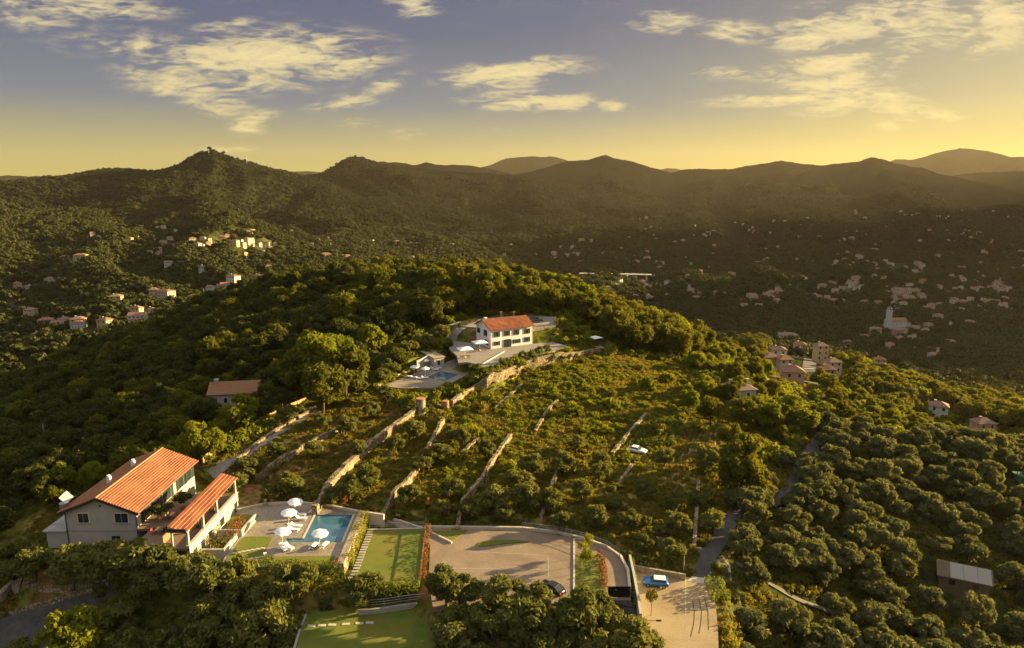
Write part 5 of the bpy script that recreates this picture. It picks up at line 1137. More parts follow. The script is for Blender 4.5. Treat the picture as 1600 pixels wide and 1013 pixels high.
for (px_, py_, d, ps) in [(125,992,86,'BRT'),(500,560,84,'BRT'),(540,578,74,'BRD'),(472,582,62,'BRD'),(524,548,66,'BRT'),(505,605,64,'BRD'),(378,640,52,'BRT'),(315,684,52,'BRT'),(335,690,40,'BRT'),(150,735,40,'BRT'),(95,742,46,'BRT'),(262,712,34,'BRT'),(280,716,30,'BRT'),(200,712,44,'BRD'),(580,530,46,'BRT'),(620,556,36,'BRD'),
   (1157,716,74,'BRD'),(1170,745,50,'BRD'),(1140,740,40,'BRD'),(1110,640,34,'BRD'),(1075,625,30,'BRT'),(1100,600,30,'BRT'),(1160,640,40,'BRD'),(1200,650,40,'BRT'),(760,445,60,'BRD'),(725,440,56,'BRD'),(600,440,56,'BRD'),(420,560,30,'DRK'),(1040,590,24,'BRT'),(1010,600,22,'BRT'),(1140,680,34,'BRD'),(1180,690,32,'BRD'),(1225,650,34,'BRD'),(1260,655,34,'BRT')]:
    x, y, z, s_ = crown_base(px_, py_, d, 6.4, 8.6); trees.append([x, y, z, min(s_, 1.5), ps, 'special'])
TX = np.array([[t[0], t[1], t[2], t[3]] for t in trees]); hts = np.array([5.2 if t[4] in ('OLV', 'OLD') else 11. for t in trees])*TX[:, 3]
vis = visible(TX[:, 0], TX[:, 1], TX[:, 2]+hts); size = hts*FPX/proj(TX[:, 0], TX[:, 1], TX[:, 2])[2]
kinds = np.array(['o' if t[4] in ('OLV', 'OLD') else 'b' for t in trees]); special = np.array([t[5] != 'forest' and t[5] != 'grove' for t in trees])
rank = size+special*1000
LM = [('the villa', 165, 800), ('the pool', 515, 826), ('the mown lawn', 615, 870), ('the car park', 800, 880), ('the blue car', 1023, 908), ('the brown shed', 1500, 890), ('the white house', 790, 525), ('the upper pool', 690, 588), ('the left round tower', 658, 635),
      ('the old farmhouse', 370, 610), ('the lane', 1130, 850), ('the vegetable plots', 1050, 690), ('the white dusty car', 995, 704), ('the black gate', 966, 927), ('the bottom left road', 80, 980), ('the right utility pole', 1588, 730), ('the shaded lower lawn', 580, 985)]
ORD = ['', 'second ', 'third ', 'fourth ', 'fifth ', 'sixth ', 'seventh ', 'eighth ']
cnt = {}; PR = dict(OLV=OLV, OLD=OLD, BRD=BRD, DRK=DRK, BRT=BRT); rest = {k_: [] for k_ in PR}
chosen = []
for kd in 'ob':
    ids = [i for i in np.argsort(-rank) if kinds[i] == kd and vis[i]]; chosen += ids[:292]
    for i in [j for j in range(len(trees)) if kinds[j] == kd]:
        if i not in set(ids[:292]): rest[trees[i][4]].append(i)
cpx, cpy, _ = proj(TX[:, 0], TX[:, 1], TX[:, 2]+hts*.6)
lab = {}
for i in chosen:
    best = min(range(len(LM)), key=lambda j: math.hypot(cpx[i]-LM[j][1], cpy[i]-LM[j][2])); lab.setdefault((kinds[i], best), []).append((math.hypot(cpx[i]-LM[best][1], cpy[i]-LM[best][2]), i))
LBL = {}
DESC = {'OLV': 'golden green olive tree', 'OLD': 'grey green olive tree', 'BRD': 'leafy green tree', 'DRK': 'dark shaded forest tree', 'BRT': 'bright yellow green tree'}
for (kd, j), ls_ in lab.items():
    for n_, (d, i) in enumerate(sorted(ls_)):
        zone = {'grove': 'in the right grove', 'fore': 'in the foreground', 'terr': 'on the terraced slope', 'pool': 'on the hilltop', 'special': '', 'forest': 'in the woods'}[trees[i][5]]
        if n_ < 8: LBL[i] = f"{DESC[trees[i][4]]}, {ORD[n_]}closest {'olive' if kd == 'o' else 'broadleaf tree'} to {LM[j][0]}"
        else:
            side = ('left' if cpx[i] < LM[j][1] else 'right'); LBL[i] = f"{DESC[trees[i][4]]} {zone} {'above' if cpy[i] < LM[j][2] else 'below'} and {side} of {LM[j][0]}".replace('  ', ' ')
for i in chosen:
    x, y, z, s_, ps, zone = trees[i]; me1, tm, hh = PR[ps][tr.randrange(6)]; rz = tr.uniform(0, 6.28)
    grp = {'grove': 'olive trees of the right grove', 'fore': 'olive trees along the foreground', 'terr': 'olive trees on the terraces', 'pool': 'olive trees by the upper pool', 'special': 'broadleaf trees', 'forest': 'forest trees on the hill'}[zone]
    t = thing('olive_tree' if ps in ('OLV', 'OLD') else 'broadleaf_tree', LBL[i], 'tree', (x, y, z-.1), rz, grp); t.scale = (s_*tr.uniform(.92,1.08), s_*tr.uniform(.92,1.08), s_*tr.uniform(.9,1.12)); t.rotation_euler = (tr.uniform(-.06,.06), tr.uniform(-.06,.06), rz)
    link(bpy.data.objects.new('trunk', tm), t); link(bpy.data.objects.new('crown', me1), t)
for ps, ids in rest.items():
    if ids: scatter({'OLV': 'olive_grove', 'OLD': 'olive_grove', 'BRD': 'woodland', 'DRK': 'woodland', 'BRT': 'woodland'}[ps], [trees[i][:3] for i in ids], [trees[i][3] for i in ids], [a[0] for a in PR[ps]], 'rest of the '+{'OLV': 'foreground olive', 'OLD': 'right hand olive', 'BRD': 'mid green woodland', 'DRK': 'dark woodland', 'BRT': 'yellow green woodland'}[ps]+' trees, many and small', 'trees', 60)
# scrub and ground cover on the terraces
BRZ = [[(690,640),(780,595),(860,568),(950,560),(1010,590),(1015,640),(950,700),(870,690),(790,665),(710,660)], [(700,720),(760,675),(800,672),(785,705),(745,765),(718,790)], [(1010,600),(1130,640),(1200,690),(1150,700),(1010,640)]]
X_, Y_ = grid(-75, 75, 105, 215, 1.25, 41); Zg = Hq(X_, Y_); k = inpx(TERR, X_, Y_, Zg) & free(X_, Y_, .9, 1.4, .6); X_, Y_, Zg = X_[k], Y_[k], Zg[k]; px, py, _ = proj(X_, Y_, Zg)
br = np.zeros(len(X_), bool)
for pl in BRZ: br |= sdist(pl, px, py) < 0
nz1 = fbm(X_/9, Y_/9, 3); nz2_ = fbm(X_/5+40, Y_/5, 2)
leftp = sdist([(330,760),(495,640),(600,612),(650,640),(500,795),(360,800)], px, py) < 0
plot = sdist([(1058,700),(1128,670),(1132,712),(1060,728)], px, py) < 3
pb = br & (nz1 > -.28) & ~plot
ps_ = ~br & (nz1 > np.where(leftp, .18, -.02)) & ~plot
g = np.random.default_rng(77)
def sub(m_, p_): return m_ & (g.random(len(m_)) < p_)
a1 = sub(pb, .45); scatter('green_scrub', np.c_[X_, Y_, Zg-.1][a1], g.uniform(.3, .95, a1.sum()), BUSH['bright'], 'bright yellow green scrub covering the upper terraces', 'scrub', 61)
a2 = sub(ps_, .36); scatter('dry_scrub', np.c_[X_, Y_, Zg-.1][a2], g.uniform(.25, .8, a2.sum()), BUSH['scrub'], 'dry olive brown scrub covering the lower terraces', 'scrub', 62)
a3 = sub(ps_, .22); scatter('green_scrub', np.c_[X_, Y_, Zg-.1][a3], g.uniform(.3, .9, a3.sum()), BUSH['bright'], 'green scrub among the dry plants of the lower terraces', 'scrub', 63)
X_, Y_ = grid(-60, 75, 118, 212, 4.6, 47); Zg = Hq(X_, Y_); px, py, _ = proj(X_, Y_, Zg); k = inpx(TERR, X_, Y_, Zg) & free(X_, Y_, 1.2, 2, 1.4) & ~(sdist([(1058,700),(1128,670),(1132,712),(1060,728)], px, py) < 6) & (px > 640) & (np.random.default_rng(9).random(len(X_)) < .17)
scatter('green_scrub', np.c_[X_, Y_, Zg-.15][k], np.random.default_rng(10).uniform(1.0, 2.2, k.sum()), BUSH['bright']+BUSH['scrub'][:1], 'larger bushes standing out of the terrace scrub', 'scrub', 68)
X_, Y_ = grid(-90, 110, 60, 215, 1.0, 42); k = free(X_, Y_, .6, 1.2); X_, Y_ = X_[k], Y_[k]; k = np.random.default_rng(5).random(len(X_)) < .7; X_, Y_ = X_[k], Y_[k]
scatter('grass', np.c_[X_, Y_, Hq(X_, Y_)], np.random.default_rng(6).uniform(.5, 1.3, len(X_)), tuft, 'dry grass tufts over the hillside', 'grass', 64)
X_, Y_ = grid(-85, 120, 50, 200, 2.6, 43); Zg = Hq(X_, Y_); px, py, _ = proj(X_, Y_, Zg); k = free(X_, Y_, 1.2, 1.4) & ~(sdist(TERR, px, py) < 0) & (fbm(X_/12, Y_/12, 3) > -.1)
scatter('undergrowth', np.c_[X_, Y_, Zg-.1][k], np.random.default_rng(6).uniform(.5, 1.3, k.sum()), BUSH['olive'], 'low undergrowth between the trees', 'undergrowth', 65)
X_, Y_ = grid(-230, 270, 130, 420, 4.2, 44); Zg = Hq(X_, Y_); px, py, _ = proj(X_, Y_, Zg); k = free(X_, Y_, 2, 2) & ~(sdist(TERR, px, py) < 0) & ~(sdist(OLR, px, py) < 0) & (np.hypot(X_, Y_) < 430) & (px > -30) & (px < 1630) & ~(sdist(HOUSEGAP, px, py) < 0)
scatter('undergrowth', np.c_[X_, Y_, Zg-.1][k], np.random.default_rng(6).uniform(1.0, 2.4, k.sum()), BUSH['bright'], 'bushes and brambles under the forest edge', 'undergrowth', 67)
# bushes and creepers clinging to the terrace walls
wp_ = wallp[::1]; g = np.random.default_rng(15); k = g.random(len(wp_)) < .25; q = wp_[k]+g.normal(0, .5, (k.sum(), 2)); scatter('wall_scrub', np.c_[q, Hq(q[:, 0], q[:, 1])-.05], g.uniform(.4, .95, len(q)), BUSH['scrub'], 'weeds growing along the dry stone walls', 'scrub', 66)
# ------------------------------------------------------------------ hedges and clipped bushes
def hedge(name, label, pts, w, h, m_, size=.22, dens=26, cat='hedge', lump=.18, seed=3, group=None):
    g = np.random.default_rng(seed); p = densify(pts, .25); L0 = sum(math.dist(a[:2], b[:2]) for a, b in zip(p[:-1], p[1:])); n = int(L0*(w+2*h)*dens); pa = np.array([(q[0], q[1], q[2]) for q in p])
    ii = g.integers(0, len(pa)-1, n); t_ = pa[np.minimum(ii+1, len(pa)-1)]-pa[ii]; t_ /= np.linalg.norm(t_, axis=1)[:, None]+1e-9; nr_ = np.c_[-t_[:, 1], t_[:, 0], np.zeros(n)]
    a = g.uniform(-1.25, 1.25, n); prof_r = np.clip(np.abs(a), 0, 1); side = np.sign(a); x = np.where(np.abs(a) < .55, a/.55, side)*w/2; zz = np.where(np.abs(a) < .55, h, h*(1.25-np.abs(a))/.7)
    lm = 1+lump*np.sin(ii*.22)*np.sin(ii*.13+1)+g.normal(0, .07, n); inner = np.where(g.random(n) < .25, g.uniform(.3, .9, n), 1); c_ = pa[ii]+nr_*(x*lm*inner)[:, None]+np.c_[g.normal(0,.12,n), g.normal(0,.12,n), zz*lm*inner]
    nn__ = nr_*np.where(np.abs(a) < .55, a*.5, side)[:, None]+np.c_[np.zeros((n, 2)), np.where(np.abs(a) < .55, 1, .2)]; o3 = pa[0]
    me_ = leafmesh(name, c_-o3, nn__, size, m_, 1.5, .6); o = link(bpy.data.objects.new(name, me_)); o.location = o3; return tag(o, label, cat, group)
hedge('hedge', 'upper leafy hedge along the front of the pool lawn', [P(a, b, 41.6) for a, b in [(404,890),(450,893),(500,893),(530,897)]], 1.4, 1.6, L_hedge)
hedge('hedge', 'lower leafy hedge below the pool lawn', [P(a, b, 39.8) for a, b in [(470,915),(505,915),(548,915)]], 2.0, 2.0, L_hedge, seed=4)
hedge('hedge', 'leafy hedge along the near edge of the mown lawn', [P(a, b, 40.3) for a, b in [(560,926),(600,928),(655,921)]], 1.6, 1.5, L_hedge, seed=5)
hedge('hedge', 'bright leafy climbers along the foot of the pool retaining wall', [P(a, b, 40.8) for a, b in [(569,815),(562,838),(552,862),(543,890)]], 1.5, 2.0, L_bright, seed=6)
hedge('hedge', 'narrow green planting between the car park drive and the yard', [P(a, b, 39.6) for a, b in [(985,882),(988,905),(992,930),(996,952)]], .8, 1.0, L_hedge, seed=7)
hedge('hedge', 'reddish hedge on the right edge of the grass strip', [P(a, b, 40.6) for a, b in [(938,868),(941,890),(945,925)]], .9, .9, L_red, seed=8)
hedge('creeper', 'red creeper hanging on the slanting timber screen', [(p[0]+.35, p[1], 40.9) for p in densify(list(SCREEN), 3)], .7, 1.1, L_red, .2, 20, 'creeper', .5, 9)
hedge('creeper', 'orange red shrubs on the wall beside the villa lawn', [P(a, b, 43.2) for a, b in [(362,842),(370,828),(378,816)]], 1.3, 1.3, L_red, .2, 24, 'shrub', .4, 10)
hedge('creeper', 'red flowers at the near end of the pool retaining wall', [P(a, b, 41.8) for a, b in [(523,882),(531,893)]], .9, .9, L_red, .2, 20, 'creeper', .4, 11)
hedge('hedge', 'dark flowering bushes in the planter below the portico', [(-48.6, 100.6, 42.3), (-46.4, 103.8, 42.3)], 2.2, 1.3, L_scrub, .2, 24, 'shrub', .3, 12)
hedge('hedge', 'dark hedge behind the left end of the white house', [G(a, b) for a, b in [(700,522),(720,512),(745,503)]], 1.5, 1.4, L_dark, .35, 14, seed=13)
hedge('hedge', 'green hedge right of the car park gate road', [P(a, b, 38.2) for a, b in [(1113,912),(1120,930),(1128,945)]], 2.2, 1.2, L_hedge, .3, 18, seed=14)
CB = [(815,555,2.0),(829,553,2.0),(842.5,548,1.9),(855,545.5,1.9),(785,565,1.6),(794,563.5,1.3),(804,559,1.1),(776,573,1.5),(766,576,1.4),(757,579,1.5),(749,582,1.6),(739,587,1.7),(730,594,1.6),(722,600,1.5),(713,606,1.6),(704,612,1.8),(693,612,1.9),(878,559,1.3),(890,557,1.4),(900,556,1.3)]
for i, (px_, py_, w_) in enumerate(CB):
    g_ = gtop(px_, py_, w_*.6); t = thing('clipped_bush', f'{["first","second","third","fourth","fifth","sixth","seventh","eighth","ninth","tenth","eleventh","twelfth","thirteenth","fourteenth","fifteenth","sixteenth","seventeenth","eighteenth","nineteenth","last"][sorted(range(len(CB)), key=lambda j: CB[j][0]).index(i)]} rounded bush from the left in the row below the courtyard', 'bush', g_, i, 'clipped bushes along the long stone wall')
    t.scale = (w_*.62, w_*.62, w_*.85); link(bpy.data.objects.new('foliage', BUSH['hedge'][i % 3]), t); b = MB(); b.cyl((0,0,-.2), .07, .8, 6); b.build('stem', bark, t)
for i, (px_, py_, s_, lb) in enumerate([(868,890,1.1,'upper young tree on the grass strip right of the car park'),(918,868,.9,'tree at the far end of the grass strip'),(916,893,1.0,'lower round tree on the grass strip'),(1017,962,.75,'thin young tree standing alone in the sunlit yard')]):
    if i == 0: px_, py_ = 912, 882; lb = 'middle young tree on the grass strip right of the car park'
    zz = 38.0 if i == 3 else 40.6; g_ = P(px_, py_, zz); me1, tm, hh = OLV[i]; t = thing('young_tree', lb, 'tree', g_, i, 'young trees by the car park'); t.scale = (.42, .42, .75) if i != 3 else (.40, .40, .85)
    link(bpy.data.objects.new('trunk', trunkmesh('young_trunk', 2.2, .12, 1.2, 3, i)), t); m2 = leafmesh('young_crown', *crown_points(2.3, 3.6, 1.5, 7, 700, (.35, .5), seed=600+i), .36, L_bright if i != 3 else L_scrub, 1.5, .6); link(bpy.data.objects.new('crown', m2), t)
for i, (x, y, s_, lb) in enumerate([(-57.2,110.0,1.5,'large dark umbrella shaped shrub at the back of the villa terrace'),(-58.8,105.8,1.7,'large dark round shrub in the middle of the villa terrace')]):
    t = thing('potted_shrub', lb, 'shrub', (x, y, 45.1), i, 'potted shrubs on the villa terrace'); b = MB(); b.cyl((0,0,0), .35, .5, 12, .45); b.build('pot', pot_m, t); b = MB(); b.cyl((0,0,.4), .07, 1.4, 6); b.build('stem', bark, t)
    o = link(bpy.data.objects.new('foliage', leafmesh('terrace_foliage', *crown_points(1.7, 2.1, .8, 9, 1300, (.3, .45), seed=70+i), .24, L_dark, 1.5, .5)), t)
RS = [(538,790,'rust brown dry shrub right behind the large pool'),(668,796,'left rust brown dry shrub behind the mown lawn'),(698,795,'upper right rust brown dry shrub behind the mown lawn'),(700,806,'lower right rust brown dry shrub behind the mown lawn'),(654,790,'small leftmost rust brown dry shrub behind the mown lawn')]
for i, (px_, py_, lb) in enumerate(RS):
    g_ = G(px_, py_); p_, n_ = crown_points(.55, 1.0, .95, 6, 240, (.4, .6), seed=700+i, cone=.5); o = link(bpy.data.objects.new('dry_shrub', leafmesh('dry_shrub', p_, n_, .22, L_rust, 1.4, .5))); o.location = g_; o.scale = (1,1,1.25) if i < 4 else (.7,.7,.8); tag(o, lb, 'shrub', 'rust brown dry shrubs')
# dead pale trees at the left
pale = mat('dead_wood', (.28,.24,.19), rough=.9)
for i, (px_, py_, h_, lb) in enumerate([(72,712,9,'taller bare dead tree in the dark woods at left'),(10,700,8,'bare dead tree at the left edge of the dark woods')]):
    g_ = G(px_, py_); b = MB(); gr_ = random.Random(i); b.tube([(0,0,-.3),(.2,0,h_*.5),(0,.2,h_)], [.2,.12,.03], 6)
    for k_ in range(9):
        z_ = h_*gr_.uniform(.35,.9); a = gr_.uniform(0,6.28); l_ = gr_.uniform(1,2.4); b.tube([(.1,.1,z_),(l_*.5*math.cos(a),l_*.5*math.sin(a),z_+.6*l_),(l_*math.cos(a),l_*math.sin(a),z_+1.1*l_)], [.06,.04,.015], 4)
    o = b.build('dead_tree', pale); o.location = g_; tag(o, lb, 'tree')
for k_ in range(7):
    f = k_/6; s1 = G(968+f*76, 702-f*4); s2 = G(1012+f*52, 655+f*4); pr_ = [(x, y, float(Hq(x, y))) for x, y in densify([s1[:2], s2[:2]], 2.)]
    hedge('vine_row', ['first', 'second', 'third', 'fourth', 'fifth', 'sixth', 'seventh'][k_]+' low planted row from the left in the shaded plot', pr_, .7, .8, L_hedge, .28, 26, 'vine row', .3, 30+k_, 'planted rows in the shaded plot')
L_mtn = leafmat('shaded_mountain_leaves', (.020,.024,.010), (.038,.042,.015), .1); FARM = []  # darker leaf copy: shade on the mountains put into the colour
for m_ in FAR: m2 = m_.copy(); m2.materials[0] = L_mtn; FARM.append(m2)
# vegetable rows and nets
b0 = [G(a, b) for a, b in [(1061,700),(1078,672),(1066,722),(1128,712),(1126,672)]]
rows = thing('plough_rows', 'brown ploughed rows in the shaded plot left of the dark tree', 'plot', b0[0])
for k_ in range(7):
    f = k_/6; s1 = G(1062+f*64, 726-f*12); s2 = G(1080+f*46, 673); pr_ = densify([s1[:2], s2[:2]], 1.2); b = MB(); b.tube([(x-b0[0][0], y-b0[0][1], float(Hq(x, y))-b0[0][2]+.05) for x, y in pr_], .28, 6); b.build('ridge', mat('turned_soil', (.30,.20,.13), (.20,.135,.085), 2, .95, .6, 5), rows)
# ------------------------------------------------------------------ valley houses
hr = random.Random(17)
WALLM = [mat('far_white_plaster', (.52,.48,.42), rough=.9), mat('far_cream_plaster', (.46,.37,.25), rough=.9), yell_pl, pink_pl]
ROOFM = [tile_old, mat('far_red_roof', (.24,.13,.09), rough=.9), mat('far_brown_roof', (.20,.13,.09), rough=.9)]
def simple_house(w, d, h, rh, wm, rm, hip):
    b = MB(); b.box((0, 0, h/2-2), (w, d, h+4), mi=0); 
    if hip: q = MB(); hip_roof(q, -w/2, w/2, -d/2, d/2, h+.01, h+rh); b.add(q.v, q.f, 1)
    else:
        for x in (-w/2, w/2-.02): b.add([(x,-d/2,h),(x,d/2,h),(x,0,h+rh),(x+.02,-d/2,h),(x+.02,d/2,h),(x+.02,0,h+rh)], [(0,1,2),(5,4,3),(0,2,5,3),(1,4,5,2)], 0)
        gable_roof(b, -w/2, w/2, -d/2, d/2, h+.01, h+rh, .5, .22, 1)
    nu = max(2, int(w/3))
    for f in range(max(1, int(h/2.9))):
        for k in range(nu):
            u = -w/2+(k+.5)*w/nu
            for sy in (-1, 1): b.box((u, sy*(d/2+.03), 1.4+f*2.9), (1.0, .06, 1.3), mi=2)
        for u in (-d/4, d/4):
            for sx_ in (-1, 1): b.box((sx_*(w/2+.03), u, 1.4+f*2.9), (.06, 1.0, 1.3), mi=2)
    me_ = bpy.data.meshes.new('far_house'); me_.from_pydata(b.v, [], b.f); me_.polygons.foreach_set('material_index', b.m)
    for m_ in (wm, rm, glassm): me_.materials.append(m_)
    me_.update(); return me_
SP = [simple_house(w, d, h, rh, WALLM[a], ROOFM[b_], hp) for (w, d, h, rh, a, b_, hp) in [(12,9,6,2,0,0,True),(10,9,8.5,2,1,1,True),(14,9,6,2.2,0,1,False),(11,10,6,2,2,0,True),(9,8,5.5,1.8,0,2,False),(16,10,9,2,1,0,True),(12,9,6,2,3,1,True),(10,8,3.5,1.6,0,0,False)]]
HP = []   # placed house positions for clearing trees
def wcol(a): return {'w': WALLM[0], 'c': WALLM[1], 'y': yell_pl, 'p': pink_pl}[a]
NEARH = [ # px, py (front base), width px, storeys, colour, label, roof
 (45,499,15,3,'c','tall cream house left of the pink one in the left valley'),(71,511,20,2,'p','broad pink house in the left valley'),(97,510,16,2,'w','white house between the pink house and the long one, left valley'),(120,511,20,2,'c','long pale house with bright end in the left valley'),(33,521,13,2,'y','small orange house at the far left below the pink one'),
 (159,513,19,2,'y','wide orange house in the left valley nearest the dark wood'),(212,499,12,3,'y','tall orange house at the edge of the dark wood'),(180,474,17,2,'y','sunlit ochre house alone in the middle of the left valley'),(240,463,12,2,'y','round looking ochre house among olives in the left valley'),(234,490,11,1,'c','small cream house just right of the tall orange house'),
 (24,451,10,2,'y','ochre house at the far left with a long white neighbour'),(42,452,18,1,'w','long low white house at the far left'),(76,444,13,2,'w','white house above the orange houses at left'),(315,426,11,2,'w','bright white house high in the left valley'),(360,441,17,2,'w','large white sunlit house near the valley bend'),(341,452,10,1,'w','white house just below the large sunlit one'),
 (401,440,12,2,'p','pinkish house right of the large sunlit one'),(420,424,9,2,'y','small orange house above the dark hill edge'),(484,434,10,2,'p','brownish house just above the hill forest'),(369,463,9,1,'c','small house at the foot of the sunlit cluster'),(58,528,10,1,'y','small ochre shed below the orange house'),(1465,655,20,2,'w','white house with red roof in the dark valley at right'),(1541,684,15,2,'p','brown house near the right edge below the olive crest'),
 (1510,628,14,2,'c','dim grey house in the dark valley woods at right'),(1376,575,14,2,'c','grey house below the village in the right valley'),(1334,549,14,1,'w','low white house left of the village road'),(1368,522,16,2,'w','pale house just left of the bell tower'),(534,389,11,2,'w','large white house alone at the foot of the middle mountain')]
def near_house(px, py, wpx, st, c_, lb, rot=None, hip=True):
    g_ = G(px, py, 240 if px > 1000 else 450) or G(px, py); Z = float(proj(*g_)[2]); w = min(15, max(7, wpx*Z/FPX)); d = min(11, w*.8); h = 2.8*st; HP.append((g_[0], g_[1], w))
    rot = hr.uniform(-.5, .4) if rot is None else rot; nu = max(2, int(w/3.2)); wins = [('f', (k+.5)*w/nu, .9+f*3.0, dict(w=1.1, h=1.4, shutters=False)) for f in range(st) for k in range(nu)]+[('r', d*.5, .9+f*3.0, dict(w=1.1, h=1.4, shutters=False)) for f in range(st)]
    c2, s2 = math.cos(rot), math.sin(rot); return house('valley_house', lb, (g_[0]-w/2*c2, g_[1]-w/2*s2, g_[2]), rot, w, d, h, 2.0, wcol(c_), ROOFM[hr.randrange(3)], 'hip' if hip else 'gable', wins, [(w*.3, d*.5, .8, 2.2)], 'houses down in the valleys', deep=5)
for q in NEARH: near_house(*q)
RH = [(1228,586,20,2,'c','cream two storey house with red roof left of the straight road'),(1217,562,22,1,'w','white low house with pink roof above the cream one'),(1232,540,26,2,'c','broad brown house among trees at the head of the village'),(1284,570,15,3,'y','tall orange lit house right of the straight road'),(1293,603,19,2,'p','pink house with arched windows at the foot of the straight road'),(1240,604,16,1,'p','low pink house in front of the cream house'),(1206,582,15,2,'p','pinkish house at the left edge of the hamlet behind the ridge'),(1250,558,14,2,'w','pale house between the brown house and the straight road'),(1304,590,13,2,'c','cream house at the right end of the hamlet behind the ridge')]
for q in RH: t = near_house(*q, rot=hr.uniform(-.25,.1)); t.location.z += 2.5
quad = [D(1252,600,345), D(1273,600,345)]
VR = [G(a, b, 240) for a, b in [(1262,600),(1264,580),(1266,562),(1272,546),(1276,535),(1265,520)]]
ribbon('village_road', VR, 7.0, asphalt, .25, 'straight road between the village houses at right')
g_ = G(1263,578); b = MB(); b.box((0,0,0), (5.5,.6,.02)); o = b.build('road_marking', whitep); o.location = (g_[0], g_[1], g_[2]+.62); tag(o, kind='structure')
g_ = G(1141, 628); house('ridge_cottage', 'cottage with grey roof and two chimneys among trees on the right ridge', g_, R(8), 7.2, 6.2, 3.0, 1.7, plaster, mat('grey_tiles', (.18,.13,.11), rough=.9), 'hip', [('f', 2, 1, NS), ('f', 5, 1, NS)], [(1.2,3,.7,2.2),(6,3,.7,2.2)], deep=3); HP.append((g_[0]+4, g_[1]+3, 9))
g_ = G(1045, 556); house('ridge_hut', 'small grey roofed hut half hidden behind the golden trees', g_, R(10), 5.5, 5, 2.6, 1.2, plaster, mat('grey_tiles', (1,1,1)), 'gable', [('f', 1.8, .8, NS)]); HP.append((g_[0]+2, g_[1]+2, 6))
b = MB(); g_ = G(1597, 752); b.box((0,0,.8), (2.6,2.2,1.6)); b.box((0,0,1.7), (3.4,2.8,.12), .05); o = b.build('green_roof_shelter', mat('green_sheet', (.10,.28,.14), rough=.5)); o.location = g_; tag(o, 'shelter with green roof cut by the right edge of the picture', 'shelter')
SMALL = [(50,401),(73,403),(101,407),(127,408),(221,356),(246,357),(256,357),(275,362),(145,369),(157,373),(157,384),(301,377),(317,375),(281,388),(347,374),(345,384),(367,383),(204,375),(247,394),(264,416),(416,410),(418,382),(388,364),(446,390),(472,380),(487,385),(487,396),(581,380),
 (124,512),(94,512),(216,502),(305,470),(260,468),(330,455),(352,448),(581,379),(620,380),(642,380),(637,390),(695,399),(744,398),(644,407),(809,408),(819,408),(877,388),(909,378),(924,378),(943,398),(971,390),(1025,377),(988,344),(1000,345),(1010,352),(1061,367),(1081,373),(430,385),(405,384),(380,386),
 (1400,511),(1410,520),(1430,515),(1450,511),(1465,498),(1425,530),(1480,508),(1425,548),(1450,551),(1475,553),(1485,538),(1445,520),(1417,510),(1402,522),(1440,533),(1500,515),(1515,508),(1405,532),(1350,528),(1322,540),(1390,545),(1460,560)]
def cluster(x0, x1, y0, y1, n):
    out = []
    while len(out) < n:
        x, y = hr.uniform(x0, x1), hr.uniform(y0, y1)
        if float(gn(np.array([x/45.]), np.array([y/18.]))[0]) > -.12: out.append((x, y))
    return out
SMALL += cluster(1000,1340,345,470,60)+cluster(1110,1230,455,482,16)+cluster(1400,1600,452,480,24)+cluster(1300,1600,365,450,36)+cluster(1310,1420,328,348,6)+cluster(830,1010,395,480,22)+cluster(1280,1420,442,478,18)
for i, (px, py) in enumerate(SMALL[:262]):
    g_ = G(px, py, 450)
    if g_ is None: continue
    me_ = SP[hr.choices(range(8), [4,2,4,2 if px < 600 else .5,4,1.5,1,3])[0]]; o = link(bpy.data.objects.new('valley_house', me_)); o.location = g_; o.rotation_euler.z = hr.uniform(-.6, .6); s_ = hr.uniform(.55, .8) if px < 540 and py < 400 else hr.uniform(.6, .9); o.scale = (s_,)*3; HP.append((g_[0], g_[1], 12))
    zone = 'in the sunlit left valley' if px < 560 else 'at the foot of the middle mountains' if px < 1000 else 'in the village round the bell tower' if (py > 490) else 'on the valley floor near the right edge' if (px > 1390 and py > 445) else 'scattered over the hazy right valley' if py > 360 else 'high on the far right slopes'
    nbr = min(NEARH, key=lambda q: math.hypot(q[0]-px, q[1]-py)); wc = {WALLM[0].name: 'white', WALLM[1].name: 'cream', yell_pl.name: 'ochre', pink_pl.name: 'pink'}[me_.materials[0].name]
    o['label'] = f'tiny {wc} house {zone}'; o['category'] = 'house'; o['group'] = 'tiny houses '+zone
MORE = cluster(980,1600,335,470,170)+cluster(820,1000,385,470,40)+cluster(1300,1600,330,400,40)+cluster(1380,1600,440,490,60)+cluster(200,480,360,400,30)+cluster(480,820,372,405,30)
mp_ = [G(a, b, 600) for a, b in MORE]; mp_ = [q for q in mp_ if q]; scatter('distant_houses', mp_, [hr.uniform(.5, .8) for q in mp_], SP, 'the rest of the tiny houses strewn over the far valley floor', 'houses', 71); HP += [(q[0], q[1], 11) for q in mp_]
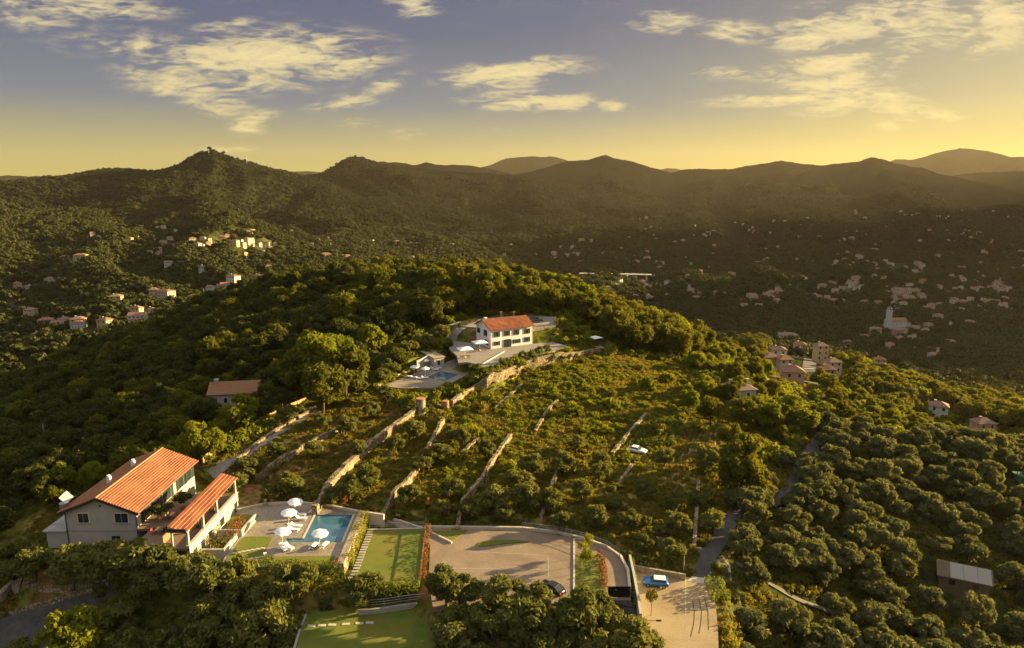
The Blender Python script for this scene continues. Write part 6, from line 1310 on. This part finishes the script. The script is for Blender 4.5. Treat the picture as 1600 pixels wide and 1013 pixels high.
# church tower, viaduct, mast
g_ = G(1387, 513); t = thing('bell_tower', 'pale church bell tower rising over the valley village', 'tower', g_); b = MB(); b.box((0,0,9), (5,5,24)); b.box((0,0,21.3), (5.8,5.8,.6)); b.build('shaft', WALLM[0], t)
b = MB(); b.box((0,0,23.2), (3.8,3.8,3.4)); b.build('belfry', WALLM[0], t); b = MB()
for s_ in (-1, 1): b.box((0, s_*1.92, 23.1), (1.2,.1,2.2)); b.box((s_*1.92, 0, 23.1), (.1,1.2,2.2))
b.build('opening', glassm, t); b = MB(); b.cyl((0,0,24.9), 2.4, 2.6, 8, .1); b.build('spire', ROOFM[2], t); HP.append((g_[0], g_[1], 20))
house('church', 'pale church nave beside the bell tower', (g_[0]+3, g_[1]+2, g_[2]), .1, 22, 11, 8, 3, WALLM[0], ROOFM[0], 'gable', [('f', 4, 3, NS), ('f', 9, 3, NS), ('f', 14, 3, NS)], deep=4); HP.append((g_[0]+12, g_[1]+5, 20))
va, vb = G(905, 437, 450), G(1018, 441, 450); zt = max(va[2], vb[2])+12; d = Vector((vb[0]-va[0], vb[1]-va[1], 0)); t = thing('viaduct', 'long pale road viaduct on piers across the hazy valley', 'bridge', (va[0], va[1], zt), math.atan2(d.y, d.x))
b = MB(); b.box((d.length/2, 0, -.8), (d.length, 10, 1.6)); b.build('deck', WALLM[0], t)
for k in range(7): b = MB(); b.box((d.length*(k+.5)/7, 0, -14), (3, 6, 26)); b.build('pier', WALLM[0], t)
for q in densify([va, vb], 15): HP.append((q[0], q[1]-10, 18))
for i, (px, py, h_) in enumerate([(327,246,26),(386,258,28)]):
    g_ = G(px, py); 
    if g_: t = thing('radio_mast', ['thin mast on the left mountain peak', 'thin mast right of the left mountain peak'][i], 'mast', g_, group='masts on the left mountain'); b = MB(); b.cyl((0,0,-2), .4, h_+2, 6, .2); b.build('shaft', steel, t); b = MB(); b.box((0,0,h_*.8), (3,.5,.5)); b.build('antenna', steel, t)
# ------------------------------------------------------------------ far woods
hp = np.array([(a, b) for a, b, c_ in HP]); hw_ = np.array([c_ for a, b, c_ in HP])
def farwood(r0, r1, s_, scl, seed, name, label, pro=None):
    X_, Y_ = grid(-r1*.72, r1*.72, r0*.7, r1, s_, seed); rr_ = np.hypot(X_, Y_); k = (rr_ > r0) & (rr_ < r1) & (np.abs(np.arctan2(X_, Y_)) < R(39.5)); X_, Y_ = X_[k], Y_[k]
    nn_ = fbm(X_/90+5, Y_/90, 4); g = np.random.default_rng(seed); k = (nn_ > -.22) | (g.random(len(X_)) < .45); X_, Y_ = X_[k], Y_[k]; ok = np.ones(len(X_), bool)
    for (hx, hy), w in zip(hp, hw_):
        dx, dy = X_-hx, Y_-hy; L0 = math.hypot(hx, hy); ux, uy = hx/L0, hy/L0; al = dx*ux+dy*uy; pe = np.abs(-dx*uy+dy*ux); ok &= ~((pe < w*.55+3) & (al < w*.5+5) & (al > -w*.9-12))
    X_, Y_ = X_[ok], Y_[ok]; Zg = Hq(X_, Y_); v = visible(X_, Y_, Zg+10*scl); X_, Y_, Zg = X_[v], Y_[v], Zg[v]
    scatter(name, np.c_[X_, Y_, Zg-.8], g.uniform(.6, 1.25, len(X_))*scl, pro or FAR, label, 'wood', seed); print(name, len(X_))
farwood(450, 1000, 8.2, .85, 91, 'valley_wood', 'trees covering the near sides of the valleys')
farwood(1000, 1900, 12, 1.1, 92, 'far_wood', 'woods over the middle distance')
farwood(1900, 3600, 15, 1.15, 93, 'mountain_wood', 'woods on the mountain slopes', FARM)
# ------------------------------------------------------------------ haze
hz = MB(); hz.box((0, 4500, 210), (24000, 17500, 1020)); ho = hz.build('haze', []); tag(ho, 'warm evening haze filling the valleys', 'haze', kind='stuff')
hm = bpy.data.materials.new('haze_air'); hm.use_nodes = True; q = hm.node_tree.nodes; q.clear(); o_ = q.new('ShaderNodeOutputMaterial'); v_ = q.new('ShaderNodeVolumePrincipled')
v_.inputs['Color'].default_value = (.72,.62,.46,1); v_.inputs['Density'].default_value = 2.1e-5; v_.inputs['Anisotropy'].default_value = .35; hm.node_tree.links.new(v_.outputs[0], o_.inputs['Volume']); ho.data.materials.append(hm)
S.cycles.volume_max_steps = 64
